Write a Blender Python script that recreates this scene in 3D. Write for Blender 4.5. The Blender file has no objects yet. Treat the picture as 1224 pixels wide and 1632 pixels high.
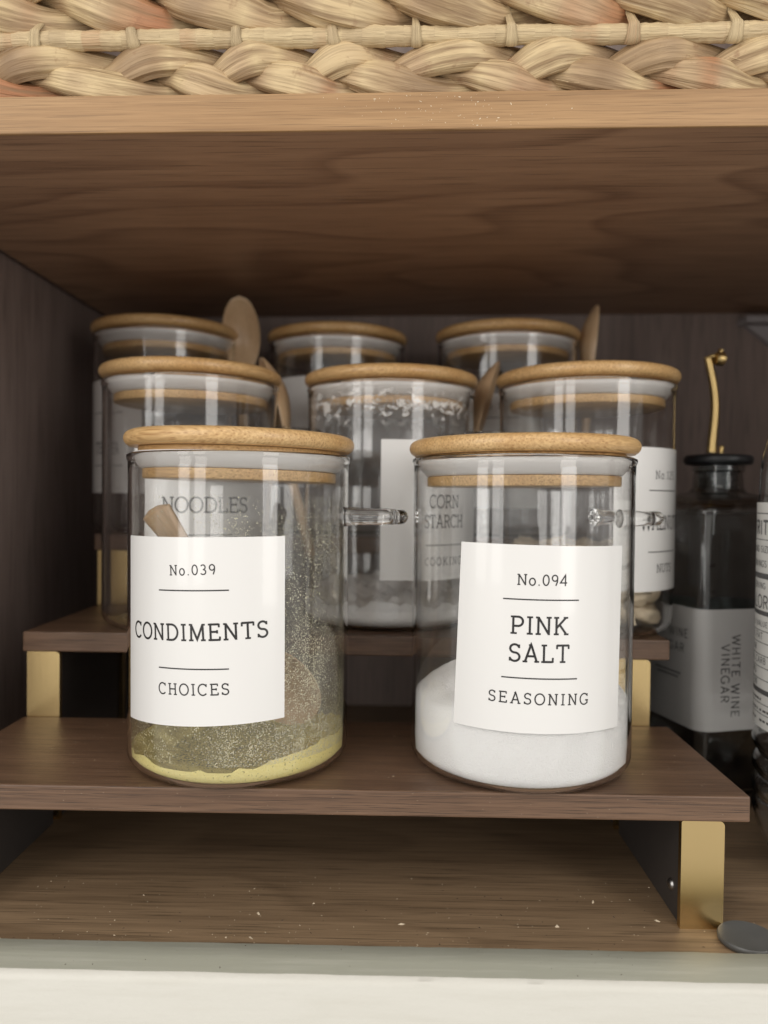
import bpy, bmesh, math, random
from mathutils import Vector, Matrix, noise as mn

random.seed(7)
S = bpy.context.scene
COL = S.collection
MM = 0.001
R_ = math.radians

# ------------------------------------------------------------------ camera
CAM_Z = 0.1426
F_PX = 1225.97                      # focal length in photograph pixels (1224 x 1632)
AX = Vector((0.9998145, 0.015887, 0.01088859))
UP = Vector((-0.01121081, 0.02033571, 0.99973035))
FW = Vector((-0.01566129, 0.99966698, -0.02051005))
cam = bpy.data.cameras.new('camera')
cam.sensor_fit = 'VERTICAL'
cam.lens = 6.86
cam.sensor_height = 6.86 * 1632 / F_PX
cam.sensor_width = cam.sensor_height * 0.75
cam.clip_start = 0.01
cam.clip_end = 50
cam.dof.use_dof = True
cam.dof.focus_distance = 0.258
cam.dof.aperture_fstop = 2.1
camo = bpy.data.objects.new('camera', cam)
COL.objects.link(camo)
M = Matrix.Identity(4)
for i in range(3):
    M[i][0], M[i][1], M[i][2] = AX[i], UP[i], -FW[i]
M[2][3] = CAM_Z
camo.matrix_world = M
S.camera = camo

# ------------------------------------------------------------------ world and lamps (a kitchen lit by daylight from two windows)
W = bpy.data.worlds.new('World')
S.world = W
W.use_nodes = True
bg = W.node_tree.nodes['Background']
bg.inputs[0].default_value = (1.0, 0.97, 0.93, 1)
bg.inputs[1].default_value = 0.76


def area(name, loc, target, sx, sy, power, color):
    l = bpy.data.lights.new(name, 'AREA')
    l.shape = 'RECTANGLE'
    l.size, l.size_y, l.energy, l.color = sx, sy, power, color
    o = bpy.data.objects.new(name, l)
    COL.objects.link(o)
    o.location = loc
    d = Vector(target) - Vector(loc)
    o.rotation_euler = d.to_track_quat('-Z', 'Y').to_euler()
    return o


area('window_light', (-1.00, -0.62, 0.60), (0, 0.28, 0.12), 0.30, 1.4, 4.8, (1.0, 0.97, 0.93))
area('window_light', (-0.70, -0.86, 0.60), (0, 0.28, 0.12), 0.30, 1.4, 4.8, (1.0, 0.97, 0.93))
area('window_light', (0.90, -0.85, 0.55), (-0.05, 0.30, 0.15), 0.42, 1.4, 8.5, (1.0, 0.965, 0.92))
area('ceiling_lamp', (0.0, -0.75, 1.35), (0, 0.28, 0.15), 0.9, 0.5, 2.5, (1.0, 0.93, 0.84))

S.view_settings.view_transform = 'Standard'
S.view_settings.look = 'None'
S.view_settings.exposure = -0.20
S.view_settings.gamma = 1.0
S.view_settings.use_curve_mapping = False
S.render.engine = 'CYCLES'
cy = S.cycles
cy.use_denoising = True
try:
    cy.denoiser = 'OPENIMAGEDENOISE'
except Exception:
    pass
cy.max_bounces = 32
cy.transmission_bounces = 28
cy.transparent_max_bounces = 32
cy.diffuse_bounces = 5
cy.glossy_bounces = 8
cy.caustics_refractive = True
cy.caustics_reflective = True
cy.blur_glossy = 0.3
cy.sample_clamp_indirect = 6.0


# ------------------------------------------------------------------ helpers
def ray(px, py):
    return FW + AX * ((px - 612) / F_PX) + UP * ((816 - py) / F_PX)


def at_y(px, py, y):
    r = ray(px, py)
    return Vector((0, 0, CAM_Z)) + r * (y / r.y)


def at_cyl(px, py, c, rad):
    """first hit of the pixel's ray with a vertical cylinder -> (angle from -Y towards +X, z)"""
    r = ray(px, py)
    A = r.x ** 2 + r.y ** 2
    B = -2 * (r.x * c[0] + r.y * c[1])
    Cc = c[0] ** 2 + c[1] ** 2 - rad ** 2
    disc = max(B * B - 4 * A * Cc, 0)
    t = (-B - math.sqrt(disc)) / (2 * A)
    p = r * t
    return math.atan2(p.x - c[0], -(p.y - c[1])), p.z + CAM_Z


def link(name, me, mat=None, parent=None, smooth=True):
    if mat:
        me.materials.append(mat)
    if smooth:
        me.polygons.foreach_set('use_smooth', [True] * len(me.polygons))
        me.set_sharp_from_angle(angle=R_(48))
    o = bpy.data.objects.new(name, me)
    COL.objects.link(o)
    if parent:
        o.parent = parent
    return o


def pyd(name, v, f, mat=None, parent=None, smooth=True, fix=True):
    me = bpy.data.meshes.new(name)
    me.from_pydata([tuple(x) for x in v], [], f)
    if fix:
        bm = bmesh.new()
        bm.from_mesh(me)
        bmesh.ops.recalc_face_normals(bm, faces=bm.faces)
        bm.to_mesh(me)
        bm.free()
    me.update()
    return link(name, me, mat, parent, smooth)


def tag(o, label=None, cat=None, group=None, kind=None):
    if label:
        o['label'] = label
    if cat:
        o['category'] = cat
    if group:
        o['group'] = group
    if kind:
        o['kind'] = kind
    return o


def empty(name, loc, rz=0):
    o = bpy.data.objects.new(name, None)
    COL.objects.link(o)
    o.location = loc
    o.rotation_euler = (0, 0, rz)
    o.empty_display_size = 0.01
    return o


def lathe_vf(prof, n=96, closed=False):
    """prof: list of (r, z); r==0 at an end makes a pole"""
    v, f, rows = [], [], []
    for r, z in prof:
        if r < 1e-7:
            rows.append([len(v)])
            v.append((0, 0, z))
        else:
            rows.append(list(range(len(v), len(v) + n)))
            for k in range(n):
                a = 2 * math.pi * k / n
                v.append((r * math.cos(a), r * math.sin(a), z))
    pairs = list(zip(rows[:-1], rows[1:]))
    if closed:
        pairs.append((rows[-1], rows[0]))
    for a, b in pairs:
        for k in range(n):
            k2 = (k + 1) % n
            if len(a) == 1 and len(b) == 1:
                continue
            if len(a) == 1:
                f.append((a[0], b[k], b[k2]))
            elif len(b) == 1:
                f.append((a[k], b[0], a[k2]))
            else:
                f.append((a[k], b[k], b[k2], a[k2]))
    return v, f


def arc(cx, cz, r, a0, a1, n):
    return [(cx + r * math.cos(R_(a0 + (a1 - a0) * i / n)), cz + r * math.sin(R_(a0 + (a1 - a0) * i / n))) for i in range(n + 1)]


def tube_vf(pts, rad, n=14, caps=True):
    """round tube along pts; rad number or list"""
    v, f = [], []
    P = [Vector(p) for p in pts]
    up = Vector((0, 0, 1))
    prev = None
    for i, p in enumerate(P):
        t = (P[min(i + 1, len(P) - 1)] - P[max(i - 1, 0)]).normalized()
        if prev is None:
            ref = up if abs(t.dot(up)) < 0.9 else Vector((1, 0, 0))
            s = t.cross(ref).normalized()
        else:
            s = (prev - t * prev.dot(t)).normalized()
        prev = s
        b = t.cross(s)
        r = rad[i] if isinstance(rad, (list, tuple)) else rad
        for k in range(n):
            a = 2 * math.pi * k / n
            v.append(p + s * (r * math.cos(a)) + b * (r * math.sin(a)))
    for i in range(len(P) - 1):
        for k in range(n):
            k2 = (k + 1) % n
            f.append((i * n + k, i * n + k2, (i + 1) * n + k2, (i + 1) * n + k))
    if caps:
        f.append(tuple(range(n - 1, -1, -1)))
        f.append(tuple(range((len(P) - 1) * n, len(P) * n)))
    return v, f


def box(name, x0, x1, y0, y1, z0, z1, mat, parent=None, bev=0.0, seg=2):
    bm = bmesh.new()
    bmesh.ops.create_cube(bm, size=1)
    for q in bm.verts:
        q.co = Vector(((x0 + x1) / 2 + q.co.x * (x1 - x0), (y0 + y1) / 2 + q.co.y * (y1 - y0), (z0 + z1) / 2 + q.co.z * (z1 - z0)))
    if bev:
        bmesh.ops.bevel(bm, geom=bm.edges[:], offset=bev, segments=seg, affect='EDGES', profile=0.5)
    me = bpy.data.meshes.new(name)
    bm.to_mesh(me)
    bm.free()
    o = link(name, me, mat, parent, smooth=False)
    return o


# ------------------------------------------------------------------ materials
class NT:
    def __init__(s, name):
        s.m = bpy.data.materials.new(name)
        s.m.use_nodes = True
        s.t = s.m.node_tree
        s.b = s.t.nodes['Principled BSDF']
        s.out = s.t.nodes['Material Output']

    def n(s, typ, **kw):
        nd = s.t.nodes.new(typ)
        for k, v in kw.items():
            if k.startswith('i_'):
                key = k[2:]
                nd.inputs[int(key) if key.isdigit() else key.replace('_', ' ')].default_value = v
            else:
                setattr(nd, k, v)
        return nd

    def l(s, a, b):
        s.t.links.new(a, b)

    def coords(s, scale, rot=(0, 0, 0), src='Object', loc=(0, 0, 0)):
        tc = s.n('ShaderNodeTexCoord')
        mp = s.n('ShaderNodeMapping')
        mp.inputs['Scale'].default_value = scale
        mp.inputs['Rotation'].default_value = rot
        mp.inputs['Location'].default_value = loc
        s.l(tc.outputs[src], mp.inputs[0])
        return mp.outputs[0]

    def noise(s, vec, scale, detail=4, rough=0.5, dist=0.0):
        nd = s.n('ShaderNodeTexNoise')
        nd.inputs['Scale'].default_value = scale
        nd.inputs['Detail'].default_value = detail
        nd.inputs['Roughness'].default_value = rough
        nd.inputs['Distortion'].default_value = dist
        if vec:
            s.l(vec, nd.inputs['Vector'])
        return nd.outputs['Fac']

    def ramp(s, fac, stops, interp='LINEAR'):
        r = s.n('ShaderNodeValToRGB')
        r.color_ramp.interpolation = interp
        e = r.color_ramp.elements
        while len(e) < len(stops):
            e.new(0.5)
        for i, (p, c) in enumerate(stops):
            e[i].position = p
            e[i].color = (c, c, c, 1) if isinstance(c, (int, float)) else (*c, 1)
        s.l(fac, r.inputs[0])
        return r.outputs[0]

    def mix(s, fac, a, b, typ='MIX'):
        m = s.n('ShaderNodeMix', data_type='RGBA', blend_type=typ)
        for sock, val in ((m.inputs[0], fac), (m.inputs[6], a), (m.inputs[7], b)):
            if isinstance(val, (int, float)):
                sock.default_value = val
            elif isinstance(val, tuple):
                sock.default_value = (*val, 1) if len(val) == 3 else val
            else:
                s.l(val, sock)
        return m.outputs[2]

    def math(s, op, a, b=0.0, clamp=False):
        m = s.n('ShaderNodeMath', operation=op, use_clamp=clamp)
        for i, val in enumerate((a, b)):
            if isinstance(val, (int, float)):
                m.inputs[i].default_value = val
            else:
                s.l(val, m.inputs[i])
        return m.outputs[0]

    def bump(s, h, strength=0.3, dist=0.0005):
        b = s.n('ShaderNodeBump')
        b.inputs['Strength'].default_value = strength
        b.inputs['Distance'].default_value = dist
        s.l(h, b.inputs['Height'])
        s.l(b.outputs[0], s.b.inputs['Normal'])

    def col(s, c):
        if isinstance(c, tuple):
            s.b.inputs['Base Color'].default_value = (*c, 1)
        else:
            s.l(c, s.b.inputs['Base Color'])


def wood(name, dark, light, axis='x', stretch=(2.5, 38, 38), rough=0.45, pores=0.5, cath=0.0, seed=0.0, streak=0.5, coat=0.0, bump=0.25):
    """oak-like veneer, grain along an axis"""
    t = NT(name)
    sc = {'x': stretch, 'z': (stretch[1], stretch[2], stretch[0]), 'y': (stretch[1], stretch[0], stretch[2])}[axis]
    v = t.coords(sc, loc=(seed, seed * 1.7, seed * 0.6))
    big = t.noise(v, 1.0, 3, 0.55, 0.6)
    if cath > 0:                       # cathedral figure: rings of a slanted cut through a trunk
        v2 = t.coords((4.2, 15, 15), loc=(seed + 2.3, 0.4, 0.1))
        wv = t.n('ShaderNodeTexNoise')
        wv.inputs['Scale'].default_value = 1.0
        wv.inputs['Detail'].default_value = 1.0
        t.l(v2, wv.inputs['Vector'])
        rings = t.math('FRACT', t.math('MULTIPLY', wv.outputs['Fac'], 6.0))
        rings = t.ramp(rings, [(0.0, 0.15), (0.12, 0.9), (0.8, 0.65), (1.0, 0.2)])
        big = t.mix(cath, big, rings)
    fine = t.noise(t.coords(tuple(q * 7 for q in sc), loc=(seed, 0, 0)), 1.0, 4, 0.6)
    fac = t.mix(streak, big, fine)
    c = t.ramp(fac, [(0.25, dark), (0.72, light)])
    pv = t.noise(t.coords(tuple(q * k for q, k in zip(sc, (14, 30, 30) if axis == 'x' else (30, 30, 14))), loc=(0, seed, 0)), 1.0, 2, 0.5)
    pm = t.ramp(pv, [(0.56, 1.0), (0.66, 1.0 - pores)])
    c = t.mix(1.0, c, pm, 'MULTIPLY')
    t.col(c)
    t.b.inputs['Roughness'].default_value = rough
    t.b.inputs['Coat Weight'].default_value = coat
    t.b.inputs['Coat Roughness'].default_value = 0.35
    t.bump(t.mix(0.5, fine, pm), bump, 0.0002)
    return t.m


def bamboo(name, rot):
    t = NT(name)
    v = t.coords((60, 1250, 1250), rot=rot)
    fib = t.noise(v, 1.0, 2, 0.5)
    vo = t.n('ShaderNodeTexVoronoi', feature='F1')
    vo.inputs['Scale'].default_value = 1.0
    t.l(t.coords((30, 1050, 1050), rot=rot), vo.inputs['Vector'])
    dots = t.ramp(vo.outputs['Distance'], [(0.12, 0.0), (0.40, 1.0)])
    lam = t.noise(t.coords((8, 90, 20), rot=rot), 1.0, 1, 0.4)
    base = t.ramp(lam, [(0.3, (0.64, 0.40, 0.17)), (0.7, (0.76, 0.52, 0.25))])
    c = t.mix(t.ramp(fib, [(0.35, 0.45), (0.7, 0.0)]), base, (0.30, 0.14, 0.045))
    c = t.mix(t.math('MULTIPLY', t.math('SUBTRACT', 1.0, dots), 0.70), c, (0.36, 0.18, 0.06))
    t.col(c)
    t.b.inputs['Roughness'].default_value = 0.42
    t.b.inputs['Coat Weight'].default_value = 0.15
    t.bump(t.mix(0.5, fib, dots), 0.25, 0.00025)
    return t.m


def plain(name, col, rough=0.5, metal=0.0, coat=0.0, bumps=None, var=0.0, spec=0.5):
    t = NT(name)
    if var:
        nz = t.noise(t.coords((1, 1, 1)), 120, 5, 0.6)
        t.col(t.mix(nz, tuple(c * (1 - var) for c in col), tuple(min(1, c * (1 + var)) for c in col)))
    else:
        t.col(col)
    t.b.inputs['Roughness'].default_value = rough
    t.b.inputs['Metallic'].default_value = metal
    t.b.inputs['Coat Weight'].default_value = coat
    t.b.inputs['Specular IOR Level'].default_value = spec
    if bumps:
        t.bump(t.noise(t.coords((1, 1, 1)), bumps[0], 4, 0.6), bumps[1], bumps[2])
    return t.m


def glass(name, col=(0.998, 1.0, 0.998), rough=0.0, ior=1.47):
    t = NT(name)
    t.col(col)
    t.b.inputs['Transmission Weight'].default_value = 1.0
    t.b.inputs['Roughness'].default_value = rough
    t.b.inputs['IOR'].default_value = ior
    t.bump(t.noise(t.coords((1, 1, 0.35)), 55, 2, 0.5), 0.10, 0.0005)
    return t.m


def film(name, color, expr):
    """dust clinging to the glass: opaque specks, clear between"""
    t = NT(name)
    t.t.nodes.remove(t.b)
    d = t.n('ShaderNodeBsdfDiffuse')
    d.inputs[0].default_value = (*color, 1)
    tr = t.n('ShaderNodeBsdfTransparent')
    mx = t.n('ShaderNodeMixShader')
    t.l(tr.outputs[0], mx.inputs[1])
    t.l(d.outputs[0], mx.inputs[2])
    t.l(expr(t), mx.inputs[0])
    t.l(mx.outputs[0], t.out.inputs[0])
    return t.m


MAT = {}
MAT['oak_under'] = wood('oak_veneer', (0.180, 0.095, 0.055), (0.41, 0.245, 0.145), 'x', (2.0, 26, 26), 0.5, 0.3, cath=0.62, seed=3.1)
MAT['oak_edge'] = wood('oak_edge_band', (0.27, 0.145, 0.060), (0.50, 0.305, 0.145), 'x', (3.0, 70, 160), 0.5, 0.35, seed=8.2)
MAT['oak_floor'] = wood('oak_floor', (0.125, 0.078, 0.043), (0.345, 0.235, 0.138), 'x', (2.2, 50, 50), 0.5, 0.45, cath=0.3, seed=5.3)
MAT['wall'] = wood('dark_veneer', (0.15, 0.110, 0.096), (0.29, 0.22, 0.19), 'z', (2.0, 36, 36), 0.5, 0.35, seed=1.3)
MAT['riser'] = wood('stained_wood', (0.070, 0.035, 0.019), (0.222, 0.130, 0.078), 'x', (4.0, 150, 150), 0.42, 0.6, seed=2.2, streak=0.55, bump=0.5)
MAT['gold'] = plain('brushed_gold', (0.70, 0.52, 0.25), 0.27, 1.0)
gt = MAT['gold'].node_tree
_tc, _mp, _nz, _bp = (gt.nodes.new(q) for q in ('ShaderNodeTexCoord', 'ShaderNodeMapping', 'ShaderNodeTexNoise', 'ShaderNodeBump'))
_mp.inputs['Scale'].default_value = (2600, 2600, 40)
_nz.inputs['Scale'].default_value = 1.0
_bp.inputs['Strength'].default_value = 0.16
_bp.inputs['Distance'].default_value = 0.0002
gt.links.new(_tc.outputs['Object'], _mp.inputs[0])
gt.links.new(_mp.outputs[0], _nz.inputs['Vector'])
gt.links.new(_nz.outputs['Fac'], _bp.inputs['Height'])
gt.links.new(_bp.outputs[0], gt.nodes['Principled BSDF'].inputs['Normal'])
MAT['brass'] = plain('old_brass', (0.52, 0.38, 0.17), 0.36, 1.0)
MAT['black_side'] = plain('black_painted_side', (0.050, 0.043, 0.039), 0.5, var=0.2)
MAT['steel'] = plain('screw_steel', (0.35, 0.34, 0.33), 0.35, 1.0)
MAT['bamboo_a'] = bamboo('bamboo_a', (0, 0, R_(28)))
MAT['bamboo_b'] = bamboo('bamboo_b', (0, 0, R_(-52)))
MAT['bamboo_c'] = bamboo('bamboo_c', (0, 0, R_(75)))
MAT['glass'] = glass('clear_glass')
t = NT('silicone')
t.col((0.78, 0.75, 0.72))
t.b.inputs['Roughness'].default_value = 0.38
t.b.inputs['Subsurface Weight'].default_value = 0.3
t.b.inputs['Subsurface Radius'].default_value = (0.002, 0.002, 0.002)
MAT['silicone'] = t.m
MAT['label'] = plain('white_vinyl', (0.80, 0.79, 0.77), 0.26, coat=0.3, bumps=(70, 0.12, 0.0005))
MAT['ink'] = plain('black_ink', (0.018, 0.017, 0.017), 0.4)
MAT['ink_grey'] = plain('grey_ink', (0.10, 0.10, 0.10), 0.5)
MAT['spoon'] = wood('pale_beech', (0.52, 0.345, 0.19), (0.70, 0.50, 0.31), 'z', (8, 140, 140), 0.38, 0.2, seed=4.0, coat=0.3)


# ------------------------------------------------------------------ lettering: a stroke alphabet, with or without slab serifs
def el(cx, cy, rx, ry, a0, a1, n=18):
    return [(cx + rx * math.cos(R_(a0 + (a1 - a0) * i / n)), cy + ry * math.sin(R_(a0 + (a1 - a0) * i / n))) for i in range(n + 1)]


def glyphs():
    G = {}

    def g(ch, w, strokes, serifs=()):
        G[ch] = (w, strokes, serifs)
    g('C', .86, [el(.45, .5, .40, .475, 42, 318, 26)], [[(.755, .98), (.755, .74)]])
    g('G', .92, [el(.45, .5, .40, .475, 42, 312, 26), [(.56, .40), (.86, .40)], [(.76, .40), (.76, .10)]], [[(.755, .98), (.755, .74)]])
    g('O', .92, [el(.46, .5, .41, .475, 0, 360, 32)])
    g('Q', .92, [el(.46, .5, .41, .475, 0, 360, 32), [(.5, .2), (.85, -.1)]])
    g('N', .90, [[(.16, 0), (.16, 1)], [(.16, .97), (.74, .03)], [(.74, 0), (.74, 1)]], [[(.02, .045), (.30, .045)], [(.02, .955), (.16, .955)], [(.60, .955), (.88, .955)]])
    g('D', .90, [[(.16, 0), (.16, 1)], [(.16, .955), (.38, .955)] + el(.40, .5, .42, .455, 90, -90, 20) + [(.16, .045)]], [[(.02, .955), (.2, .955)], [(.02, .045), (.2, .045)]])
    g('I', .40, [[(.20, 0), (.20, 1)]], [[(.04, .045), (.36, .045)], [(.04, .955), (.36, .955)]])
    g('M', 1.06, [[(.16, 0), (.18, 1)], [(.18, .97), (.53, .08), (.88, .97)], [(.88, 1), (.90, 0)]], [[(.02, .045), (.30, .045)], [(.76, .045), (1.04, .045)], [(.04, .955), (.2, .955)], [(.86, .955), (1.02, .955)]])
    g('E', .76, [[(.16, 0), (.16, 1)], [(.10, .955), (.66, .955)], [(.16, .52), (.54, .52)], [(.10, .045), (.70, .045)]], [[(.02, .955), (.2, .955)], [(.02, .045), (.2, .045)], [(.655, .99), (.655, .78)], [(.695, .01), (.695, .24)], [(.545, .62), (.545, .42)]])
    g('F', .70, [[(.16, 0), (.16, 1)], [(.10, .955), (.66, .955)], [(.16, .5), (.54, .5)]], [[(.02, .045), (.34, .045)], [(.655, .99), (.655, .78)]])
    g('T', .80, [[(.06, .955), (.74, .955)], [(.40, 0), (.40, .97)]], [[(.24, .045), (.56, .045)], [(.065, .99), (.065, .76)], [(.735, .99), (.735, .76)]])
    sp = el(.34, .735, .245, .225, 25, 270, 18) + el(.34, .275, .265, .235, 90, -155, 18)
    g('S', .68, [sp], [[(.575, .96), (.575, .76)], [(.085, .04), (.085, .25)]])
    g('H', .92, [[(.18, 0), (.18, 1)], [(.74, 0), (.74, 1)], [(.18, .51), (.74, .51)]], [[(.03, .045), (.33, .045)], [(.03, .955), (.33, .955)], [(.59, .045), (.89, .045)], [(.59, .955), (.89, .955)]])
    g('P', .76, [[(.16, 0), (.16, 1)], [(.16, .955), (.40, .955)] + el(.42, .70, .26, .255, 90, -90, 16) + [(.16, .445)]], [[(.02, .955), (.2, .955)], [(.02, .045), (.36, .045)]])
    g('R', .82, [[(.16, 0), (.16, 1)], [(.16, .955), (.40, .955)] + el(.42, .72, .26, .235, 90, -90, 16) + [(.16, .485)], [(.42, .485), (.70, .03)]], [[(.02, .955), (.2, .955)], [(.02, .045), (.32, .045)], [(.62, .045), (.80, .045)]])
    g('K', .88, [[(.16, 0), (.16, 1)], [(.16, .38), (.70, .97)], [(.34, .56), (.74, .03)]], [[(.02, .045), (.30, .045)], [(.02, .955), (.30, .955)], [(.56, .955), (.82, .955)], [(.60, .045), (.86, .045)]])
    g('A', .90, [[(.12, 0), (.45, 1.0), (.78, 0)], [(.22, .34), (.68, .34)]], [[(.0, .045), (.26, .045)], [(.64, .045), (.90, .045)], [(.33, .955), (.47, .955)]])
    g('L', .72, [[(.16, 0), (.16, 1)], [(.10, .045), (.66, .045)]], [[(.02, .955), (.32, .955)], [(.02, .045), (.2, .045)], [(.655, .01), (.655, .28)]])
    g('U', .90, [[(.17, 1), (.17, .36)] + el(.45, .33, .28, .295, 180, 360, 16) + [(.73, 1)]], [[(.03, .955), (.31, .955)], [(.59, .955), (.87, .955)]])
    g('V', .86, [[(.10, 1), (.43, 0), (.76, 1)]], [[(.0, .955), (.24, .955)], [(.62, .955), (.86, .955)]])
    g('W', 1.16, [[(.08, 1), (.32, 0), (.58, .9), (.84, 0), (1.08, 1)]], [[(.0, .955), (.22, .955)], [(.94, .955), (1.16, .955)]])
    g('Z', .74, [[(.08, .955), (.66, .955), (.08, .045), (.68, .045)]])
    g('Y', .80, [[(.06, 1), (.40, .48), (.74, 1)], [(.40, 0), (.40, .5)]])
    g('B', .76, [[(.16, 0), (.16, 1)], [(.16, .955), (.38, .955)] + el(.40, .74, .22, .215, 90, -90, 14) + [(.16, .525)], [(.38, .525)] + el(.42, .285, .26, .24, 90, -90, 14) + [(.16, .045)]])
    g('o', .64, [el(.32, .33, .25, .315, 0, 360, 24)])
    g('.', .30, [[(.10, .05), (.20, .05)]])
    g('0', .68, [el(.34, .5, .26, .46, 0, 360, 26)])
    g('1', .46, [[(.24, 0), (.24, 1)], [(.24, .97), (.06, .80)]], [[(.08, .045), (.40, .045)]])
    g('2', .66, [el(.32, .71, .24, .25, 160, -30, 14) + [(.08, .045), (.60, .045)]])
    g('3', .66, [el(.30, .735, .22, .225, 150, -90, 16), el(.30, .275, .26, .235, 90, -150, 16)])
    g('4', .72, [[(.52, 0), (.52, 1), (.06, .28), (.68, .28)]])
    g('5', .66, [[(.56, .955), (.16, .955), (.13, .55)] + el(.30, .30, .27, .26, 120, -140, 18)])
    g('9', .66, [el(.33, .69, .245, .265, 0, 360, 24), [(.575, .69), (.55, .35), (.42, .02)]])
    g('%', .9, [el(.2, .75, .14, .2, 0, 360, 14), el(.7, .25, .14, .2, 0, 360, 14), [(.75, 1), (.15, 0)]])
    return G


GL = glyphs()


def text_width(txt, track):
    return sum((GL[c][0] if c != ' ' else .45) + track for c in txt) - track


def stroke_quads(pl, t, step):
    """centre line -> quads of width t, split so they follow a curve"""
    pts = []
    for a, b in zip(pl[:-1], pl[1:]):
        n = max(1, int(math.dist(a, b) / step))
        for i in range(n):
            pts.append((a[0] + (b[0] - a[0]) * i / n, a[1] + (b[1] - a[1]) * i / n))
    pts.append(pl[-1])
    closed = math.dist(pl[0], pl[-1]) < 1e-6
    V, F = [], []
    n = len(pts)
    for i, p in enumerate(pts):
        if closed:
            a, b = pts[(i - 1) % (n - 1)], pts[(i + 1) % (n - 1)]
        else:
            a, b = pts[max(i - 1, 0)], pts[min(i + 1, n - 1)]
        d1 = Vector((p[0] - a[0], p[1] - a[1]))
        d2 = Vector((b[0] - p[0], b[1] - p[1]))
        if d1.length < 1e-9:
            d1 = d2
        if d2.length < 1e-9:
            d2 = d1
        d1.normalize()
        d2.normalize()
        tn = d1 + d2
        if tn.length < 1e-6:
            tn = d1
        tn.normalize()
        k = 1 / max(0.45, tn.dot(d1))
        nx, ny = -tn.y * t * .5 * k, tn.x * t * .5 * k
        V += [(p[0] + nx, p[1] + ny), (p[0] - nx, p[1] - ny)]
    for i in range(n - 1):
        F.append((2 * i, 2 * i + 1, 2 * i + 3, 2 * i + 2))
    return V, F


def text_uv(txt, track=0.12, serif=True, weight=0.105):
    """list of (verts2d, faces) in cap-height units, starting at x = 0"""
    x, out = 0.0, []
    for c in txt:
        if c == ' ':
            x += .45 + track
            continue
        w, st, se = GL[c]
        for pl in list(st) + (list(se) if serif else []):
            V, F = stroke_quads(pl, weight if pl not in se else weight * .85, 0.12)
            out.append(([(x + a, b) for a, b in V], F))
        x += w + track
    return out


def put_strokes(pieces, place):
    v, f = [], []
    for i, (V, F) in enumerate(pieces):
        o = len(v)
        v += [place(a, b, i) for a, b in V]
        f += [tuple(o + q for q in face) for face in F]
    return v, f


# ------------------------------------------------------------------ the cabinet
FLOOR_Y0, BACK_Y, WALL_X, WALL_R = 0.2385, 0.520, -0.1985, 0.275
tag(box('cabinet_floor', WALL_X - .02, WALL_R + .02, FLOOR_Y0, BACK_Y + .02, -0.018, 0.0, MAT['oak_floor']), kind='structure')
tag(box('cabinet_back_wall', WALL_X - .02, WALL_R + .02, BACK_Y, BACK_Y + .012, 0.0005, 0.60, MAT['wall']), kind='structure')
tag(box('cabinet_wall_left', WALL_X - .018, WALL_X, 0.2392, BACK_Y - .0005, 0.0005, 0.60, MAT['wall']), kind='structure')
tag(box('cabinet_wall_right', WALL_R, WALL_R + .018, 0.2392, BACK_Y - .0005, 0.0005, 0.60, MAT['wall']), kind='structure')

# face frame rail: the painted wood along the front, its top a hair above the floor board, edges worn uneven
t = NT('cream_paint')
nz = t.noise(t.coords((30, 300, 300)), 1.0, 5, 0.6)
c = t.mix(t.ramp(nz, [(0.45, 0.0), (0.75, 0.35)]), (0.66, 0.645, 0.585), (0.56, 0.54, 0.47))
t.col(c)
t.b.inputs['Roughness'].default_value = 0.42
t.bump(t.mix(0.5, t.noise(t.coords((1, 1, 1)), 420, 4, 0.6), t.noise(t.coords((40, 260, 260)), 1.0, 3, 0.6)), 0.45, 0.0007)
MAT['cream'] = t.m
t = NT('cream_paint_dimmed')  # rail's paint again; the top's different lighting is put into this greener colour
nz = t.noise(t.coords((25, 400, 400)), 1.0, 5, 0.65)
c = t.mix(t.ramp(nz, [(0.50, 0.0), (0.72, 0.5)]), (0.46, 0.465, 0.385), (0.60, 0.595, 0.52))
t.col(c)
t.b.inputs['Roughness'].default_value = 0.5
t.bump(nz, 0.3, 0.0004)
MAT['cream_dimmed'] = t.m
NX = 260
xs = [WALL_X - .06 + (WALL_R + .12 - WALL_X) * i / NX for i in range(NX + 1)]


def rag(x, s, a):
    return a * (mn.noise(Vector((x * 60, s, 0))) + 0.5 * mn.noise(Vector((x * 230, s + 5, 0))))


def strip(name, rows, mat, parent=None):
    v = [(x, *r(x)) for r in rows for x in xs]
    n = NX + 1
    f = [(j * n + i, j * n + i + 1, (j + 1) * n + i + 1, (j + 1) * n + i) for j in range(len(rows) - 1) for i in range(NX)]
    return pyd(name, v, f, mat, parent, True, False)


rail = strip('cabinet_rail', [lambda x: (0.2195, -0.040), lambda x: (0.2195, 0.0005 + rag(x, 1, .0003)),
                              lambda x: (0.2201 + rag(x, 2, .0002), 0.0020 + rag(x, 1, .0003)),
                              lambda x: (0.2216 + rag(x, 3, .0003), 0.0027)], MAT['cream'])
tag(rail, kind='structure')
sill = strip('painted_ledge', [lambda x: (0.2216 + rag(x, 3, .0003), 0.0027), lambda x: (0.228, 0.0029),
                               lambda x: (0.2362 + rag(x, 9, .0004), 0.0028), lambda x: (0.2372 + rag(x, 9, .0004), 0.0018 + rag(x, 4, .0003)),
                               lambda x: (0.2374 + rag(x, 9, .0004), -0.016)], MAT['cream_dimmed'], rail)

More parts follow.
